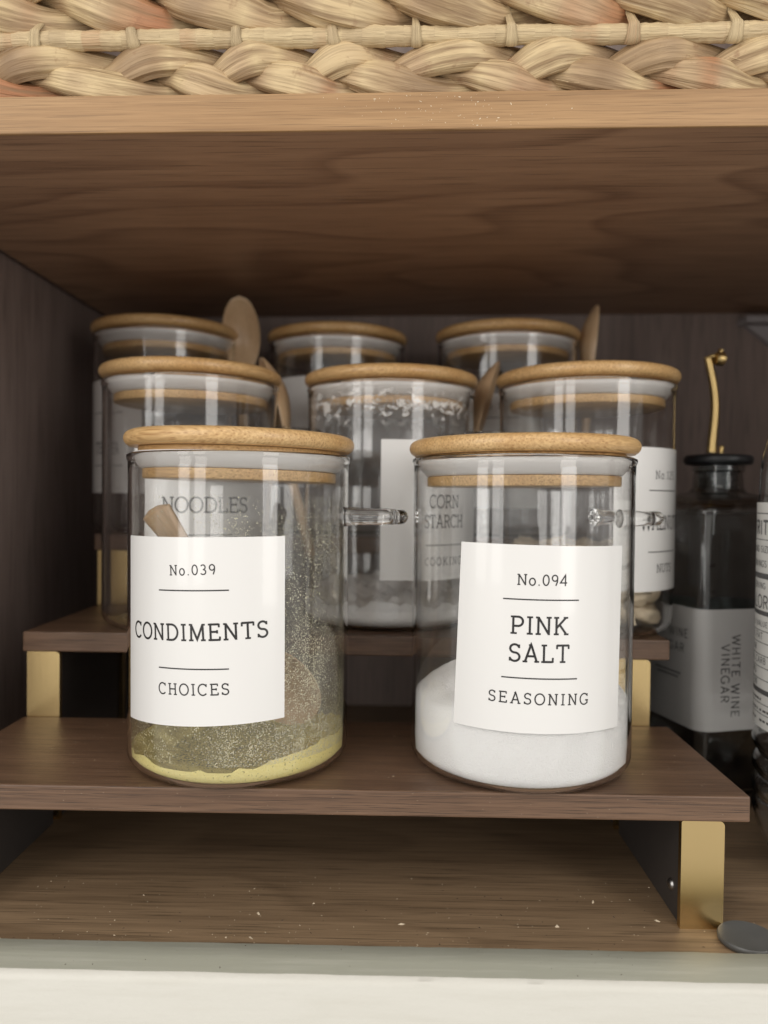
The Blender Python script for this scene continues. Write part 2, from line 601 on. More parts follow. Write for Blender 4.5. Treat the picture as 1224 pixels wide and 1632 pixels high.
# the shelf above, on pins that do not sit quite level
SL = 0.0145
shelf = empty('upper_shelf', (0, 0, 0.2637))
shelf.rotation_euler = (0, -math.atan(SL), 0)
tag(shelf, kind='structure')
box('shelf_panel', WALL_X + .004, WALL_R - .004, 0.2578, BACK_Y - .001, 0.0, 0.0118, MAT['oak_under'], shelf)
box('edge_band', WALL_X + .004, WALL_R - .004, 0.2562, 0.2577, -0.0002, 0.0121, MAT['oak_edge'], shelf, 0.0004)


def shelf_top(x):
    return 0.2637 + 0.0121 + SL * x


# ------------------------------------------------------------------ step riser
riser = empty('step_riser', (-0.022, 0.37, 0))
tag(riser, 'dark stained wooden three-step riser with gold-fronted legs on the cabinet floor', 'riser')
RX0, RX1 = -0.1612, 0.1178
TIERS = [(0.2530, 0.3306, 0.0450), (0.3296, 0.4078, 0.0823), (0.4086, 0.4872, 0.1208)]
RB = 0.0086


def rl(o):
    o.parent = riser
    o.matrix_parent_inverse = Matrix.Translation((0.022, -0.37, 0))
    return o


def leg(x0, y0, y1, h):
    """flat gold strip bent over at the top in front, dark side panel behind it"""
    lg = rl(box('leg', x0 + .0006, x0 + .0136, y0 + .0030, y1 - .002, 0.0, h - .0004, MAT['black_side'], None, 0.0003, 1))
    w, r = 0.0142, 0.0018
    # strip outline in x-z with rounded top corners, thickness in y
    out = [(x0, 0.0)] + [(x0 + r * .35 + r * .35 * math.cos(R_(a)), h - r * .35 + r * .35 * math.sin(R_(a))) for a in range(180, 89, -15)] + \
          [(x0 + w - r + r * math.cos(R_(a)), h - r + r * math.sin(R_(a))) for a in range(90, -1, -10)] + [(x0 + w, 0.0)]
    bm = bmesh.new()
    fr = [bm.verts.new((a, y0, b)) for a, b in out]
    bk = [bm.verts.new((a, y0 + .0026, b)) for a, b in out]
    bm.faces.new(fr)
    bm.faces.new(bk[::-1])
    n = len(out)
    for i in range(n):
        bm.faces.new((fr[i], bk[i], bk[(i + 1) % n], fr[(i + 1) % n]))
    bmesh.ops.recalc_face_normals(bm, faces=bm.faces)
    ed = [e for e in bm.edges if abs(e.verts[0].co.y - e.verts[1].co.y) < 1e-9 and abs(e.verts[0].co.y - y0) < 1e-9]
    bmesh.ops.bevel(bm, geom=ed, offset=0.0007, segments=3, affect='EDGES', profile=0.5)
    me = bpy.data.meshes.new('gold_strip')
    bm.to_mesh(me)
    bm.free()
    link('gold_strip', me, MAT['gold'], lg, False)
    for yy, zz in ((y0 + .010, 0.010), (y0 + .024, h - .006)):
        v, f = lathe_vf([(0, 0.0012), (0.0012, 0.0011), (0.0019, 0.0006), (0.0021, -0.0005), (0, -0.0005)], 16)
        s = pyd('screw', [(-z + x0 + .0006, yy + x, zz + y) for x, y, z in v], f, MAT['steel'], lg)
    return lg


for (y0, y1, zt) in TIERS:
    b = rl(box('tier_board', RX0, RX1, y0, y1, zt - RB, zt, MAT['riser'], None, 0.0006, 2))
    leg(0.0958, y0 + .0012, y1 - .002, zt - RB - .0002)
    leg(-0.1598, y0 + .0012, y1 - .002, zt - RB - .0002)

# ------------------------------------------------------------------ jars
RG, RI, HG = 40.4 * MM, 39.0 * MM, 111.9 * MM
prof = [(0, 0.0006), (0.020, 0.0004), (0.0335, 0.0002)] + arc(0.0345, 0.0060, 0.0059, -85, 0, 9) + \
       [(RG, z * MM) for z in (12, 25, 40, 55, 70, 85, 100, 106)] + \
       [(RG + .0001, 0.1090), (RG + .0006, 0.1103), (RG + .0005, 0.1114), (RG - .0002, HG), (RI + .0005, HG), (RI, 0.1112), (RI, 0.1090)] + \
       [(RI, z * MM) for z in (100, 85, 70, 55, 40, 25, 12)] + arc(0.0342, 0.0062, 0.0048, 0, -85, 8) + [(0.020, 0.0017), (0, 0.0018)]
GLASS_V, GLASS_F = lathe_vf(prof, 128)
LID = [(0, 0.1129), (0.030, 0.1129), (0.0390, 0.1129), (0.0402, 0.1130)] + arc(0.0393, 0.1158, 0.0028, -74, 66, 14) + [(0.0393, 0.1188), (0.030, 0.1190), (0, 0.1190)]
PLUG_TOP = [(0, 0.1128), (0.0368, 0.1128), (0.0370, 0.1126), (0.0370, 0.1111), (0, 0.1111)]
SEAL = [(0.030, 0.1110), (0.0386, 0.1110), (0.0388, 0.1105), (0.0384, 0.1092), (0.0372, 0.1074), (0.0362, 0.1062), (0.0354, 0.1055), (0.030, 0.1055)]
PLATE = [(0, 0.1054), (0.0350, 0.1054), (0.0354, 0.1051), (0.0354, 0.1020), (0.0351, 0.1017), (0, 0.1017)]
HANDLE_Z = 0.0900
JARS = {}


def make_mesh(name, vf, mat):
    me = bpy.data.meshes.new(name)
    me.from_pydata([tuple(q) for q in vf[0]], [], vf[1])
    bm = bmesh.new()
    bm.from_mesh(me)
    bmesh.ops.recalc_face_normals(bm, faces=bm.faces)
    bm.to_mesh(me)
    bm.free()
    me.materials.append(mat)
    me.polygons.foreach_set('use_smooth', [True] * len(me.polygons))
    me.set_sharp_from_angle(angle=R_(48))
    return me


def child(name, me, parent):
    o = bpy.data.objects.new(name, me)
    COL.objects.link(o)
    o.parent = parent
    return o


hp = [(RG - .0010, -.0085), (RG + .003, -.0088), (RG + .008, -.0088)] + [(RG + .0105 + .0088 * math.cos(R_(a)), .0088 * math.sin(R_(a))) for a in range(-75, 76, 10)] + \
     [(RG + .008, .0088), (RG + .003, .0088), (RG - .0010, .0085)]
hr = [.0036, .0031, .0029] + [.0029] * 16 + [.0029, .0031, .0036]
HM = make_mesh('glass_handle', tube_vf([(a, b, HANDLE_Z) for a, b in hp], hr, 18), MAT['glass'])
BODY_ME = make_mesh('glass_body', (GLASS_V, GLASS_F), MAT['glass'])
LIDS = {k: (make_mesh('lid', lathe_vf(LID, 96), MAT[k]), make_mesh('lid_plug', lathe_vf(PLUG_TOP, 96), MAT[k]), make_mesh('inner_plate', lathe_vf(PLATE, 96), MAT[k])) for k in ('bamboo_a', 'bamboo_b', 'bamboo_c')}
SEAL_ME = make_mesh('seal_ring', lathe_vf(SEAL, 96, True), MAT['silicone'])


def cyl_place(rad, th0, z0, du, dz, h, cz, ang=0.0):
    ca, sa = math.cos(ang), math.sin(ang)

    def place(a, b, i):
        u, v = a * h, b * h
        u, v = u * ca - v * sa, u * sa + v * ca
        th = th0 + u / RG
        r = rad + 1.5e-6 * (i % 8)
        return (r * math.sin(th), -r * math.cos(th), z0 + v - cz)
    return place


class Jar:
    pass


def jar(key, cx, cy, zt, lidkind, hang, label, lid_dz=0.0, lid_tilt=0.0, lid_rot=0.0):
    j = Jar()
    j.c = (cx, cy)
    j.z = zt
    j.root = empty('glass_jar', (cx, cy, zt))
    tag(j.root, label, 'jar', 'lidded glass jars on the riser')
    child('glass_body', BODY_ME, j.root)
    h = child('handle', HM, j.root)
    h.rotation_euler = (0, 0, hang)
    a, b, c_ = LIDS[lidkind]
    l = child('lid', a, j.root)
    pv = Vector((0, 0, 0.112))
    l.location = Vector((0, 0, lid_dz)) + pv - Matrix.Rotation(lid_tilt, 3, 'Y') @ pv
    l.rotation_mode = 'QUATERNION'
    l.rotation_quaternion = (Matrix.Rotation(lid_tilt, 3, 'Y') @ Matrix.Rotation(lid_rot, 3, 'Z')).to_quaternion()
    child('lid_plug', b, l)
    child('seal_ring', SEAL_ME, l)
    child('inner_plate', c_, l)
    JARS[key] = j
    return j


def sticker(j, TL, TR, BR, BL, rad=RG + .00015, ang_lim=None):
    """corners as (angle, z); a thin vinyl sheet wrapped on the jar"""
    nu, nv = 40, 12
    v, f = [], []
    for k, rr in enumerate((rad, rad - .0001)):
        for b in range(nv + 1):
            q = b / nv
            for a in range(nu + 1):
                p = a / nu
                th = (TL[0] * (1 - p) + TR[0] * p) * (1 - q) + (BL[0] * (1 - p) + BR[0] * p) * q
                z = (TL[1] * (1 - p) + TR[1] * p) * (1 - q) + (BL[1] * (1 - p) + BR[1] * p) * q
                v.append((rr * math.sin(th), -rr * math.cos(th), z - j.z))
    n, tot = nu + 1, (nu + 1) * (nv + 1)
    for b in range(nv):
        for a in range(nu):
            i = b * n + a
            f.append((i, i + n, i + n + 1, i + 1))
            f.append((tot + i, tot + i + 1, tot + i + n + 1, tot + i + n))
    per = [a for a in range(n)] + [b * n + nu for b in range(1, nv + 1)] + [nv * n + a for a in range(nu - 1, -1, -1)] + [b * n for b in range(nv - 1, 0, -1)]
    for i in range(len(per)):
        a, b = per[i], per[(i + 1) % len(per)]
        f.append((a, b, tot + b, tot + a))
    return pyd('paper_label', v, f, MAT['label'], j.root, True, False)


def lettering(j, lab, items):
    """items: ('text', string, (th0,z0), (th1,z1), cap height in m, track) or ('line', (th0,z0),(th1,z1), thickness)"""
    V, F = [], []
    rad = RG + .00022
    for it in items:
        if it[0] == 'line':
            (a, za), (b, zb), tk = it[1:]
            n = 16
            o = len(V)
            for i in range(n + 1):
                th, z = a + (b - a) * i / n, za + (zb - za) * i / n
                for s in (.5, -.5):
                    V.append((rad * math.sin(th), -rad * math.cos(th), z + s * tk - j.z))
            F += [(o + 2 * i, o + 2 * i + 1, o + 2 * i + 3, o + 2 * i + 2) for i in range(n)]
        else:
            _, txt, (a, za), (b, zb), cap, wt = it
            L = math.hypot((b - a) * RG, zb - za)
            # tracking solved so that the word fills the measured length
            base = text_width(txt, 0.0)
            tr = (L / cap - base) / max(1, len(txt) - 1)
            sx = 1.0
            if tr < 0.02:
                sx = L / cap / (base + 0.02 * (len(txt) - 1))
                tr = 0.02
            pieces = text_uv(txt, tr, True, wt)
            pieces = [([(x * sx, y) for x, y in vv], ff) for vv, ff in pieces]
            ang = math.atan2(zb - za, (b - a) * RG)
            v, f = put_strokes(pieces, cyl_place(rad, a, za, 0, 0, cap, j.z, ang))
            o = len(V)
            V += v
            F += [tuple(o + q for q in x) for x in f]
    return pyd('lettering', V, F, MAT['ink'], lab, False, False)


def hit(j, px, py):
    return at_cyl(px, py, j.c, RG)


Z1, Z2, Z3 = (t_[2] for t_ in TIERS)
E = 0.00005
jc = jar('condiments', -0.0580, 0.2872, Z1 + E, 'bamboo_a', R_(-1), 'glass jar labelled CONDIMENTS with yellow powder and a wooden spoon inside', 0.0010, R_(0.9), R_(-33))
js = jar('salt', 0.0469, 0.2877, Z1 + E, 'bamboo_b', R_(22), 'glass jar labelled PINK SALT half filled with white salt', -0.0001, R_(-0.55), R_(-127))
jn = jar('noodles', -0.0975, 0.3655, Z2 + E, 'bamboo_c', R_(14), 'empty glass jar labelled NOODLES behind the CONDIMENTS jar', 0, R_(0.6), R_(60))
jk = jar('starch', -0.0031, 0.3777, Z2 + E, 'bamboo_b', R_(24), 'glass jar labelled CORN STARCH with white powder smeared inside', 0, 0, R_(140))
jw = jar('walnuts', 0.0893, 0.3668, Z2 + E, 'bamboo_a', R_(150), 'glass jar with WALNUTS label and shelled nuts inside', 0, R_(-.3), R_(100))
jt = jar('back_l', -0.1360, 0.4525, Z3 + E, 'bamboo_c', R_(2), 'glass jar on the top step next to the left cabinet wall', 0, R_(.4), R_(10))
jm = jar('back_m', -0.0366, 0.4682, Z3 + E, 'bamboo_b', R_(80), 'glass jar on the top step between the two other back jars', 0, 0, R_(80))
jr = jar('back_r', 0.0644, 0.4570, Z3 + E, 'bamboo_c', R_(-4), 'glass jar on the top step behind the WALNUTS jar', 0, 0, R_(-30))

# --- labels, front row: corners and words measured on the jar's own surface
j = jc
lab = sticker(j, hit(j, 209, 853), hit(j, 454, 854), hit(j, 453, 1143), hit(j, 209, 1142))
mmh = lambda px, y: px / F_PX * y
dpt = 0.252
lettering(j, lab, [
    ('text', 'No.039', hit(j, 271, 917), hit(j, 344, 915.5), mmh(16.5, dpt), .115),
    ('line', hit(j, 254, 940), hit(j, 365, 940.5), .00042),
    ('text', 'CONDIMENTS', hit(j, 217, 1014.5), hit(j, 428, 1015), mmh(27, dpt), .125),
    ('line', hit(j, 254, 1063), hit(j, 365, 1066), .00042),
    ('text', 'CHOICES', hit(j, 254, 1105), hit(j, 366, 1107), mmh(18.5, dpt), .115)])
j = js
lab = sticker(j, hit(j, 736, 863), hit(j, 991, 869.5), hit(j, 983, 1157), hit(j, 723, 1151))
lettering(j, lab, [
    ('text', 'No.094', hit(j, 824, 932), hit(j, 904, 934), mmh(17.5, dpt), .115),
    ('line', hit(j, 802, 953.5), hit(j, 922, 956.5), .00042),
    ('text', 'PINK', hit(j, 813, 1009.5), hit(j, 906, 1012), mmh(28.5, dpt), .12),
    ('text', 'SALT', hit(j, 810, 1053.5), hit(j, 907, 1056), mmh(28.5, dpt), .12),
    ('line', hit(j, 799, 1078), hit(j, 919, 1081.5), .00042),
    ('text', 'SEASONING', hit(j, 778, 1116), hit(j, 937, 1122), mmh(18, dpt), .115)])


def std_label(j, thc, ztop, tilt, rows, w=0.052, hgt=0.062):
    """label centred at an angle; rows: (text or None, y below the top, cap, width)"""
    hw = w / 2 / RG
    lab = sticker(j, (thc - hw, ztop - tilt), (thc + hw, ztop + tilt), (thc + hw, ztop + tilt - hgt), (thc - hw, ztop - tilt - hgt))
    it = []
    for txt, dy, cap, wd in rows:
        a = thc - wd / 2 / RG
        b = thc + wd / 2 / RG
        s = tilt * wd / w
        if txt is None:
            it.append(('line', (a, ztop - dy - s), (b, ztop - dy + s), .00042))
        else:
            it.append(('text', txt, (a, ztop - dy - s), (b, ztop - dy + s), cap, .105))
    if it:
        lettering(j, lab, it)
    return lab


zk = Z2 + 0.0995
std_label(jk, 0.60, at_y(660, 701, 0.340).z, 0, [(None, .020, 0, .025), ('CORN', .0300, .0058, .0195), ('STARCH', .0388, .0058, .0265), (None, .0465, 0, .025), ('COOKING', .0555, .0036, .0260)], w=.056)
std_label(jn, 0.40, at_y(330, 712, 0.332).z, 0, [('NOODLES', .0285, .0068, .0400), (None, .0380, 0, .024)], w=.062)
std_label(jw, 0.78, at_y(1040, 716, 0.345).z, 0, [('No.125', .0135, .0036, .0165), (None, .0185, 0, .024), ('WALNUTS', .0355, .0062, .0330), (None, .0450, 0, .024), ('NUTS', .0540, .0037, .0130)])
std_label(jt, -0.70, at_y(156, 613, 0.440).z, 0, [(None, .018, 0, .024), ('TEA', .0405, .0064, .0160), (None, .047, 0, .024)])
std_label(jm, -0.80, at_y(478, 603, 0.440).z, 0, [])
std_label(jr, -0.30, at_y(785, 628, 0.420).z, 0, [('01', .0085, .0036, .007), (None, .0130, 0, .024)])


# ------------------------------------------------------------------ contents
def heap(name, j, hfun, mat, label, cat, rad=0.03885, zb=0.0019, nr=30, na=96):
    """powder lying in a jar, its top given by hfun(x, y)"""
    v, f = [], []
    # bottom following the rounded inside of the glass
    low = [(0, zb), (0.020, zb), (0.0325, zb + .00005)] + arc(0.03415, 0.0064, 0.0047, -80, 0, 6)
    rows = []
    for r, z in low:
        if r == 0:
            rows.append([0])
            v.append((0, 0, z))
        else:
            rows.append(list(range(len(v), len(v) + na)))
            v += [(r * math.cos(2 * math.pi * k / na), r * math.sin(2 * math.pi * k / na), z) for k in range(na)]
    for q in range(nr):
        r = rad * (1 - q / nr)
        rows.append(list(range(len(v), len(v) + na)))
        for k in range(na):
            a = 2 * math.pi * k / na
            x, y = r * math.cos(a), r * math.sin(a)
            v.append((x, y, max(hfun(x, y), zb + .0048 if q == 0 else zb + .0004)))
    rows.append([len(v)])
    v.append((0, 0, hfun(0, 0)))
    for A, B in zip(rows[:-1], rows[1:]):
        for k in range(na):
            k2 = (k + 1) % na
            if len(A) == 1:
                f.append((A[0], B[k], B[k2]))
            elif len(B) == 1:
                f.append((A[k], B[0], A[k2]))
            else:
                f.append((A[k], B[k], B[k2], A[k2]))
    o = pyd(name, v, f, mat)
    o.location = j.root.location
    return tag(o, label, cat, None, 'stuff')


def nz3(x, y, s, sd=0.0):
    return mn.noise(Vector((x * s, y * s, sd)))


def salt_h(x, y):
    r = math.hypot(x + .001, y + .001) / .0402
    dome = max(0.0, 1 - r ** 2.3) ** .85
    return 0.0222 + .0032 * max(0, x / .0388) + .0012 * y / .0388 + .0180 * dome * (1 + .22 * nz3(x, y, 40, 2)) + .0012 * nz3(x, y, 80) + .0006 * nz3(x, y, 240) + .0003 * nz3(x, y, 800)


def cond_h(x, y):
    r = math.hypot(x, y) / .0388
    front = max(0, -y / .0388 - .05)
    side = max(0, x / .0388 - .10) ** 1.2 * .0125 + max(0, -x / .0388 - .35) ** 1.2 * .0100
    lump = .0014 * nz3(x, y, 120, 3) + .0010 * nz3(x, y, 330, 5) + .0006 * nz3(x, y, 800, 1)
    return 0.0013 + (.0052 * front + side) * max(0, r - .42) / .58 + lump * (.3 + r)


def starch_h(x, y):
    return 0.0125 + .004 * max(0, y / .038) + .0068 * nz3(x, y, 75, 7) + .0030 * nz3(x, y, 210, 2) + .0006 * nz3(x, y, 700, 2)


t = NT('salt')
nf = t.noise(t.coords((1, 1, 1)), 2600, 2, 0.6)
t.col(t.mix(nf, (0.92, 0.905, 0.885), (0.97, 0.96, 0.945)))
t.b.inputs['Roughness'].default_value = 0.7
t.bump(t.mix(0.5, nf, t.noise(t.coords((1, 1, 1)), 1100, 3, 0.7)), 0.7, 0.0007)
MAT['salt'] = t.m
t = NT('yellow_powder')
nf = t.noise(t.coords((1, 1, 1)), 1500, 3, 0.65)
n2 = t.noise(t.coords((1, 1, 1)), 1100, 1, 0.5)
c = t.mix(nf, (0.82, 0.68, 0.20), (0.95, 0.86, 0.44))
c = t.mix(t.ramp(n2, [(0.66, 0.0), (0.73, 0.8)]), c, (0.30, 0.24, 0.07))
t.col(c)
t.b.inputs['Roughness'].default_value = 0.8
t.bump(nf, 0.7, 0.0006)
tc = t.n('ShaderNodeTexCoord')
sz = t.n('ShaderNodeSeparateXYZ')
t.l(tc.outputs['Object'], sz.inputs[0])
thin = t.math('MULTIPLY', t.math('SUBTRACT', sz.outputs[2], 0.0021), 900.0)      # where the layer is thin the grains lie apart
g_ = t.noise(t.coords((1, 1, 1)), 900, 4, 0.7)
t.l(t.math('MULTIPLY', t.math('ADD', t.math('SUBTRACT', g_, 0.56), thin), 8.0, True), t.b.inputs['Alpha'])
MAT['yellow'] = t.m
MAT['starch'] = plain('starch', (0.93, 0.91, 0.885), 0.85, bumps=(700, 0.6, 0.0008))
heap('salt', js, salt_h, MAT['salt'], 'fine white salt heaped inside the PINK SALT jar', 'salt')
heap('yellow_powder', jc, cond_h, MAT['yellow'], 'thin layer of yellow seasoning powder in the CONDIMENTS jar', 'powder')
heap('corn_starch', jk, starch_h, MAT['starch'], 'lumpy white starch at the bottom of the CORN STARCH jar', 'powder')


def inner_film(j, mat, z0, z1, name):
    n, m = 96, 10
    v = [(0.03895 * math.cos(2 * math.pi * k / n), 0.03895 * math.sin(2 * math.pi * k / n), z0 + (z1 - z0) * i / m) for i in range(m + 1) for k in range(n)]
    f = [(i * n + k, i * n + (k + 1) % n, (i + 1) * n + (k + 1) % n, (i + 1) * n + k) for i in range(m) for k in range(n)]
    o = pyd(name, v, f, mat, j.root, True, False)
    return tag(o, kind='stuff')


def cond_dust(t):
    tc = t.n('ShaderNodeTexCoord')
    sp = t.n('ShaderNodeSeparateXYZ')
    t.l(tc.outputs['Object'], sp.inputs[0])
    right = t.ramp(t.math('MULTIPLY_ADD', sp.outputs[0], 13.0) if False else t.math('ADD', t.math('MULTIPLY', sp.outputs[0], 13.0), 0.5), [(0.30, 0.25), (0.85, 1.0)])
    low = t.ramp(t.math('MULTIPLY', sp.outputs[2], 10.0), [(0.05, 1.0), (0.30, 0.85), (0.45, 0.55), (0.60, 0.33), (0.85, 0.30), (0.98, 0.12)])
    cl = t.noise(t.coords((1, 1, 0.6)), 60, 4, 0.7)
    dens = t.math('MULTIPLY', t.math('MULTIPLY', right, low), t.ramp(cl, [(0.36, 0.12), (0.50, 0.8), (0.64, 1.7)]))
    out = None
    for sc, lim, amt in ((1750, .34, .52), (2900, .38, .50), (800, .22, .06)):
        vo = t.n('ShaderNodeTexVoronoi', feature='F1')
        vo.inputs['Scale'].default_value = sc
        t.l(t.coords((1, 1, 1)), vo.inputs['Vector'])
        rnd = t.n('ShaderNodeSeparateColor')
        t.l(vo.outputs['Color'], rnd.inputs[0])
        on = t.math('LESS_THAN', rnd.outputs[0], t.math('MULTIPLY', dens, amt))
        dot = t.math('MULTIPLY', t.math('SUBTRACT', t.math('ADD', t.math('MULTIPLY', rnd.outputs[1], .22), lim), vo.outputs['Distance']), 9.0, True)
        m_ = t.math('MULTIPLY', on, dot)
        out = m_ if out is None else t.math('MAXIMUM', out, m_)
    veil = t.math('MULTIPLY', dens, 0.15, True)
    return t.math('MAXIMUM', t.math('MULTIPLY', out, 0.76), veil)


def starch_dust(t):
    tc = t.n('ShaderNodeTexCoord')
    sp = t.n('ShaderNodeSeparateXYZ')
    t.l(tc.outputs['Object'], sp.inputs[0])
    zz = t.math('MULTIPLY', sp.outputs[2], 9.6)
    band = t.ramp(zz, [(0.0, 0.3), (0.15, 0.12), (0.45, 0.15), (0.86, 0.05), (0.93, 0.75), (0.985, 1.0), (1.0, 0.25), (1.0, 0.7)])
    n1 = t.noise(t.coords((1, 1, 1.2)), 210, 5, 0.7, 0.6)
    patch = t.math('MULTIPLY', t.math('SUBTRACT', n1, t.math('SUBTRACT', 0.70, t.math('MULTIPLY', band, 0.27))), 10.0, True)
    haze = t.math('MULTIPLY', t.noise(t.coords((1, 1, 0.45)), 70, 4, 0.7), 0.20)
    return t.math('MAXIMUM', t.math('MULTIPLY', patch, 0.85), haze)


inner_film(jc, film('seasoning_dust', (0.86, 0.81, 0.60), cond_dust), 0.0085, 0.0975, 'dust_film')
inner_film(jk, film('starch_dust', (0.92, 0.89, 0.86), starch_dust), 0.0090, 0.1080, 'dust_film')


# ------------------------------------------------------------------ wooden spoons
def spoon_mesh(length=0.105, bw=0.0108, bl=0.044, hw=0.0042, ht=0.0028, tip=0.0052):
    """handle end at z = 0, bowl at the top, bowl opening towards -Y"""
    N, Mq = 64, 8
    v, f = [], []
    rings = []
    for i in range(N + 1):
        s = i / N * length
        b = (s - (length - bl)) / bl
        hwid = hw + (tip - hw) * max(0, 1 - s / .02) - .0008 * math.sin(math.pi * min(1, s / (length - bl)))
        if b > 0:
            prof_ = math.sqrt(max(0.0, 1 - (2 * min(max(b, 0), 1) - 1) ** 2))
            wd = max(hwid * max(0, 1 - b * 3), bw * prof_)
        else:
            wd = hwid
        e = min(1, s / .002 + .35) * min(1, (length - s) / .0012 + .02)
        wd *= e
        dep = .0075 * max(0, math.sin(math.pi * min(max(b, 0), 1))) if b > 0 else 0
        th = ht * (1 if b <= 0 else max(0.45, 1 - b * 1.6)) * max(e, .3)
        front, back = [], []
        for q in range(Mq + 1):
            u = -1 + 2 * q / Mq
            bowl = dep * (1 - u * u)
            rnd = math.sqrt(max(0, 1 - u * u * .96))
            front.append((u * wd, bowl - th * rnd, s))
            back.append((u * wd, bowl + th * rnd, s))
        rings.append(front + back[::-1])
    n = len(rings[0])
    for r in rings:
        v += r
    for i in range(N):
        for k in range(n):
            k2 = (k + 1) % n
            f.append((i * n + k, i * n + k2, (i + 1) * n + k2, (i + 1) * n + k))
    f.append(tuple(range(n)))
    f.append(tuple(range(N * n, (N + 1) * n))[::-1])
    return v, f


SPOON_ME = make_mesh('wooden_spoon', spoon_mesh(), MAT['spoon'])
SPOON_BIG = make_mesh('wooden_spoon', spoon_mesh(0.1010, 0.0160, 0.036, 0.0052, 0.0030, 0.0068), MAT['spoon'])


def spoon(me, p0, p1, roll, label):
    """p0 handle end, p1 bowl end"""
    o = bpy.data.objects.new('wooden_spoon', me)
    COL.objects.link(o)
    d = (Vector(p1) - Vector(p0)).normalized()
    o.rotation_mode = 'QUATERNION'
    from mathutils import Quaternion
    o.rotation_quaternion = Vector((0, 0, 1)).rotation_difference(d) @ Quaternion((0, 0, 1), roll)
    o.location = p0
    return tag(o, label, 'spoon', 'small wooden jar spoons')


def in_loop(j, hang, off=0.0105):
    """middle of the jar's glass loop"""
    return Vector((j.c[0] + (RG + off * .75) * math.cos(hang), j.c[1] + (RG + off * .75) * math.sin(hang), j.z + HANDLE_Z))


cj = jc.root.location
spoon(SPOON_BIG, cj + Vector((-0.0285, -0.014, 0.0925)), cj + Vector((0.0245, 0.010, 0.0075)), R_(70), 'wooden spoon inside the CONDIMENTS jar, bowl down in yellow powder')
p = in_loop(jt, R_(2))
p.x -= .003
top = at_y(381, 471, p.y - .010)
spoon(SPOON_ME, p + (p - top) * (0.105 / (top - p).length - 1) if False else top + (p - top).normalized() * 0.105, top, R_(12), 'wooden spoon standing bowl up beside the back jar near the left wall')
p = in_loop(jn, R_(14))
p.x -= .006
top = at_y(414, 570, p.y + .006)
spoon(SPOON_ME, top + (p - top).normalized() * 0.105, top, R_(-70), 'wooden spoon in the loop of the NOODLES jar, bowl seen edge on')
p = in_loop(jk, R_(24))
top = at_y(797, 577, p.y + .012)
spoon(SPOON_ME, top + (p - top).normalized() * 0.105, top, R_(80), 'leaning wooden spoon in the loop of the CORN STARCH jar')
p = in_loop(jr, R_(-4))
top = at_y(953, 485, p.y)
spoon(SPOON_ME, top + (p - top).normalized() * 0.105, top, R_(84), 'wooden spoon seen edge on against the dark back wall behind the WALNUTS jar')

# ------------------------------------------------------------------ nuts in the walnut jar
MAT['nut'] = plain('nut', (0.84, 0.68, 0.49), 0.5, var=0.25, bumps=(260, 0.7, 0.0012))
NUTS = []
for q in range(4):
    bm = bmesh.new()
    bmesh.ops.create_icosphere(bm, subdivisions=3, radius=1)
    for w in bm.verts:
        p = w.co.copy()
        k = 1 +   .30 * mn.noise(p * 1.7 + Vector((q * 7, 0, 0))) + .16 * mn.noise(p * 4 + Vector((0, q * 5, 0)))
        cre = 1 - .28 * math.exp(-(p.y / .16) ** 2) * (1 if p.z > -.3 else .3)
        w.co = Vector((p.x * .0096 * k, p.y * .0072 * k, p.z * .0050 * k * cre))
    me = bpy.data.meshes.new('nut')
    bm.to_mesh(me)
    bm.free()
    me.materials.append(MAT['nut'])
    me.polygons.foreach_set('use_smooth', [True] * len(me.polygons))
    NUTS.append(me)
k = 0
for layer in range(4):
    for ring_r, cnt in ((0.0280, 10), (0.0120, 4)):
        for i in range(cnt):
            a = 2 * math.pi * (i + .37 * layer + random.uniform(-.12, .12)) / cnt
            o = bpy.data.objects.new('nut', NUTS[k % 4])
            k += 1
            COL.objects.link(o)
            o.location = (jw.c[0] + ring_r * math.cos(a), jw.c[1] + ring_r * math.sin(a), Z2 + .0080 + layer * .0088 + random.uniform(0, .0012))
            o.rotation_euler = (random.uniform(-.45, .45), random.uniform(-.4, .4), a + math.pi / 2 + random.uniform(-.4, .4))
            tag(o, 'pale shelled nut in the pile inside the WALNUTS jar', 'nut', 'nuts in the WALNUTS jar')


# ------------------------------------------------------------------ vinegar bottle
def rsq(half, rc, n=7):
    """rounded square outline, counter-clockwise"""
    pts = []
    for cx, cy_, a0 in ((1, 1, 0), (-1, 1, 90), (-1, -1, 180), (1, -1, 270)):
        for i in range(n + 1):
            a = R_(a0 + 90 * i / n)
            pts.append((cx * (half - rc) + rc * math.cos(a), cy_ * (half - rc) + rc * math.sin(a)))
    # straight sides get inner points
    out = []
    m = len(pts)
    for i in range(m):
        out.append(pts[i])
        a, b = pts[i], pts[(i + 1) % m]
        if math.dist(a, b) > half * .5:
            for q in range(1, 6):
                out.append((a[0] + (b[0] - a[0]) * q / 6, a[1] + (b[1] - a[1]) * q / 6))
    return out


def loft(levels, name, mat, parent):
    """levels: list of outlines [(x,y)...], z ; closed at both ends"""
    v, f = [], []
    n = len(levels[0][0])
    for ol, z in levels:
        v += [(x, y, z) for x, y in ol]
    for i in range(len(levels) - 1):
        for q in range(n):
            q2 = (q + 1) % n
            f.append((i * n + q, i * n + q2, (i + 1) * n + q2, (i + 1) * n + q))
    f.append(tuple(range(n))[::-1])
    f.append(tuple(range((len(levels) - 1) * n, len(levels) * n)))
    return pyd(name, v, f, mat, parent)


HB = 0.0300
VB = empty('vinegar_bottle', (0.1590, 0.3835, 0), R_(15))
tag(VB, 'square glass vinegar bottle with shade-greyed white label and gold pour spout', 'bottle')
circ = lambda r, ref: [(r * math.cos(math.atan2(y, x)), r * math.sin(math.atan2(y, x))) for x, y in ref]
ref = rsq(HB, .007)


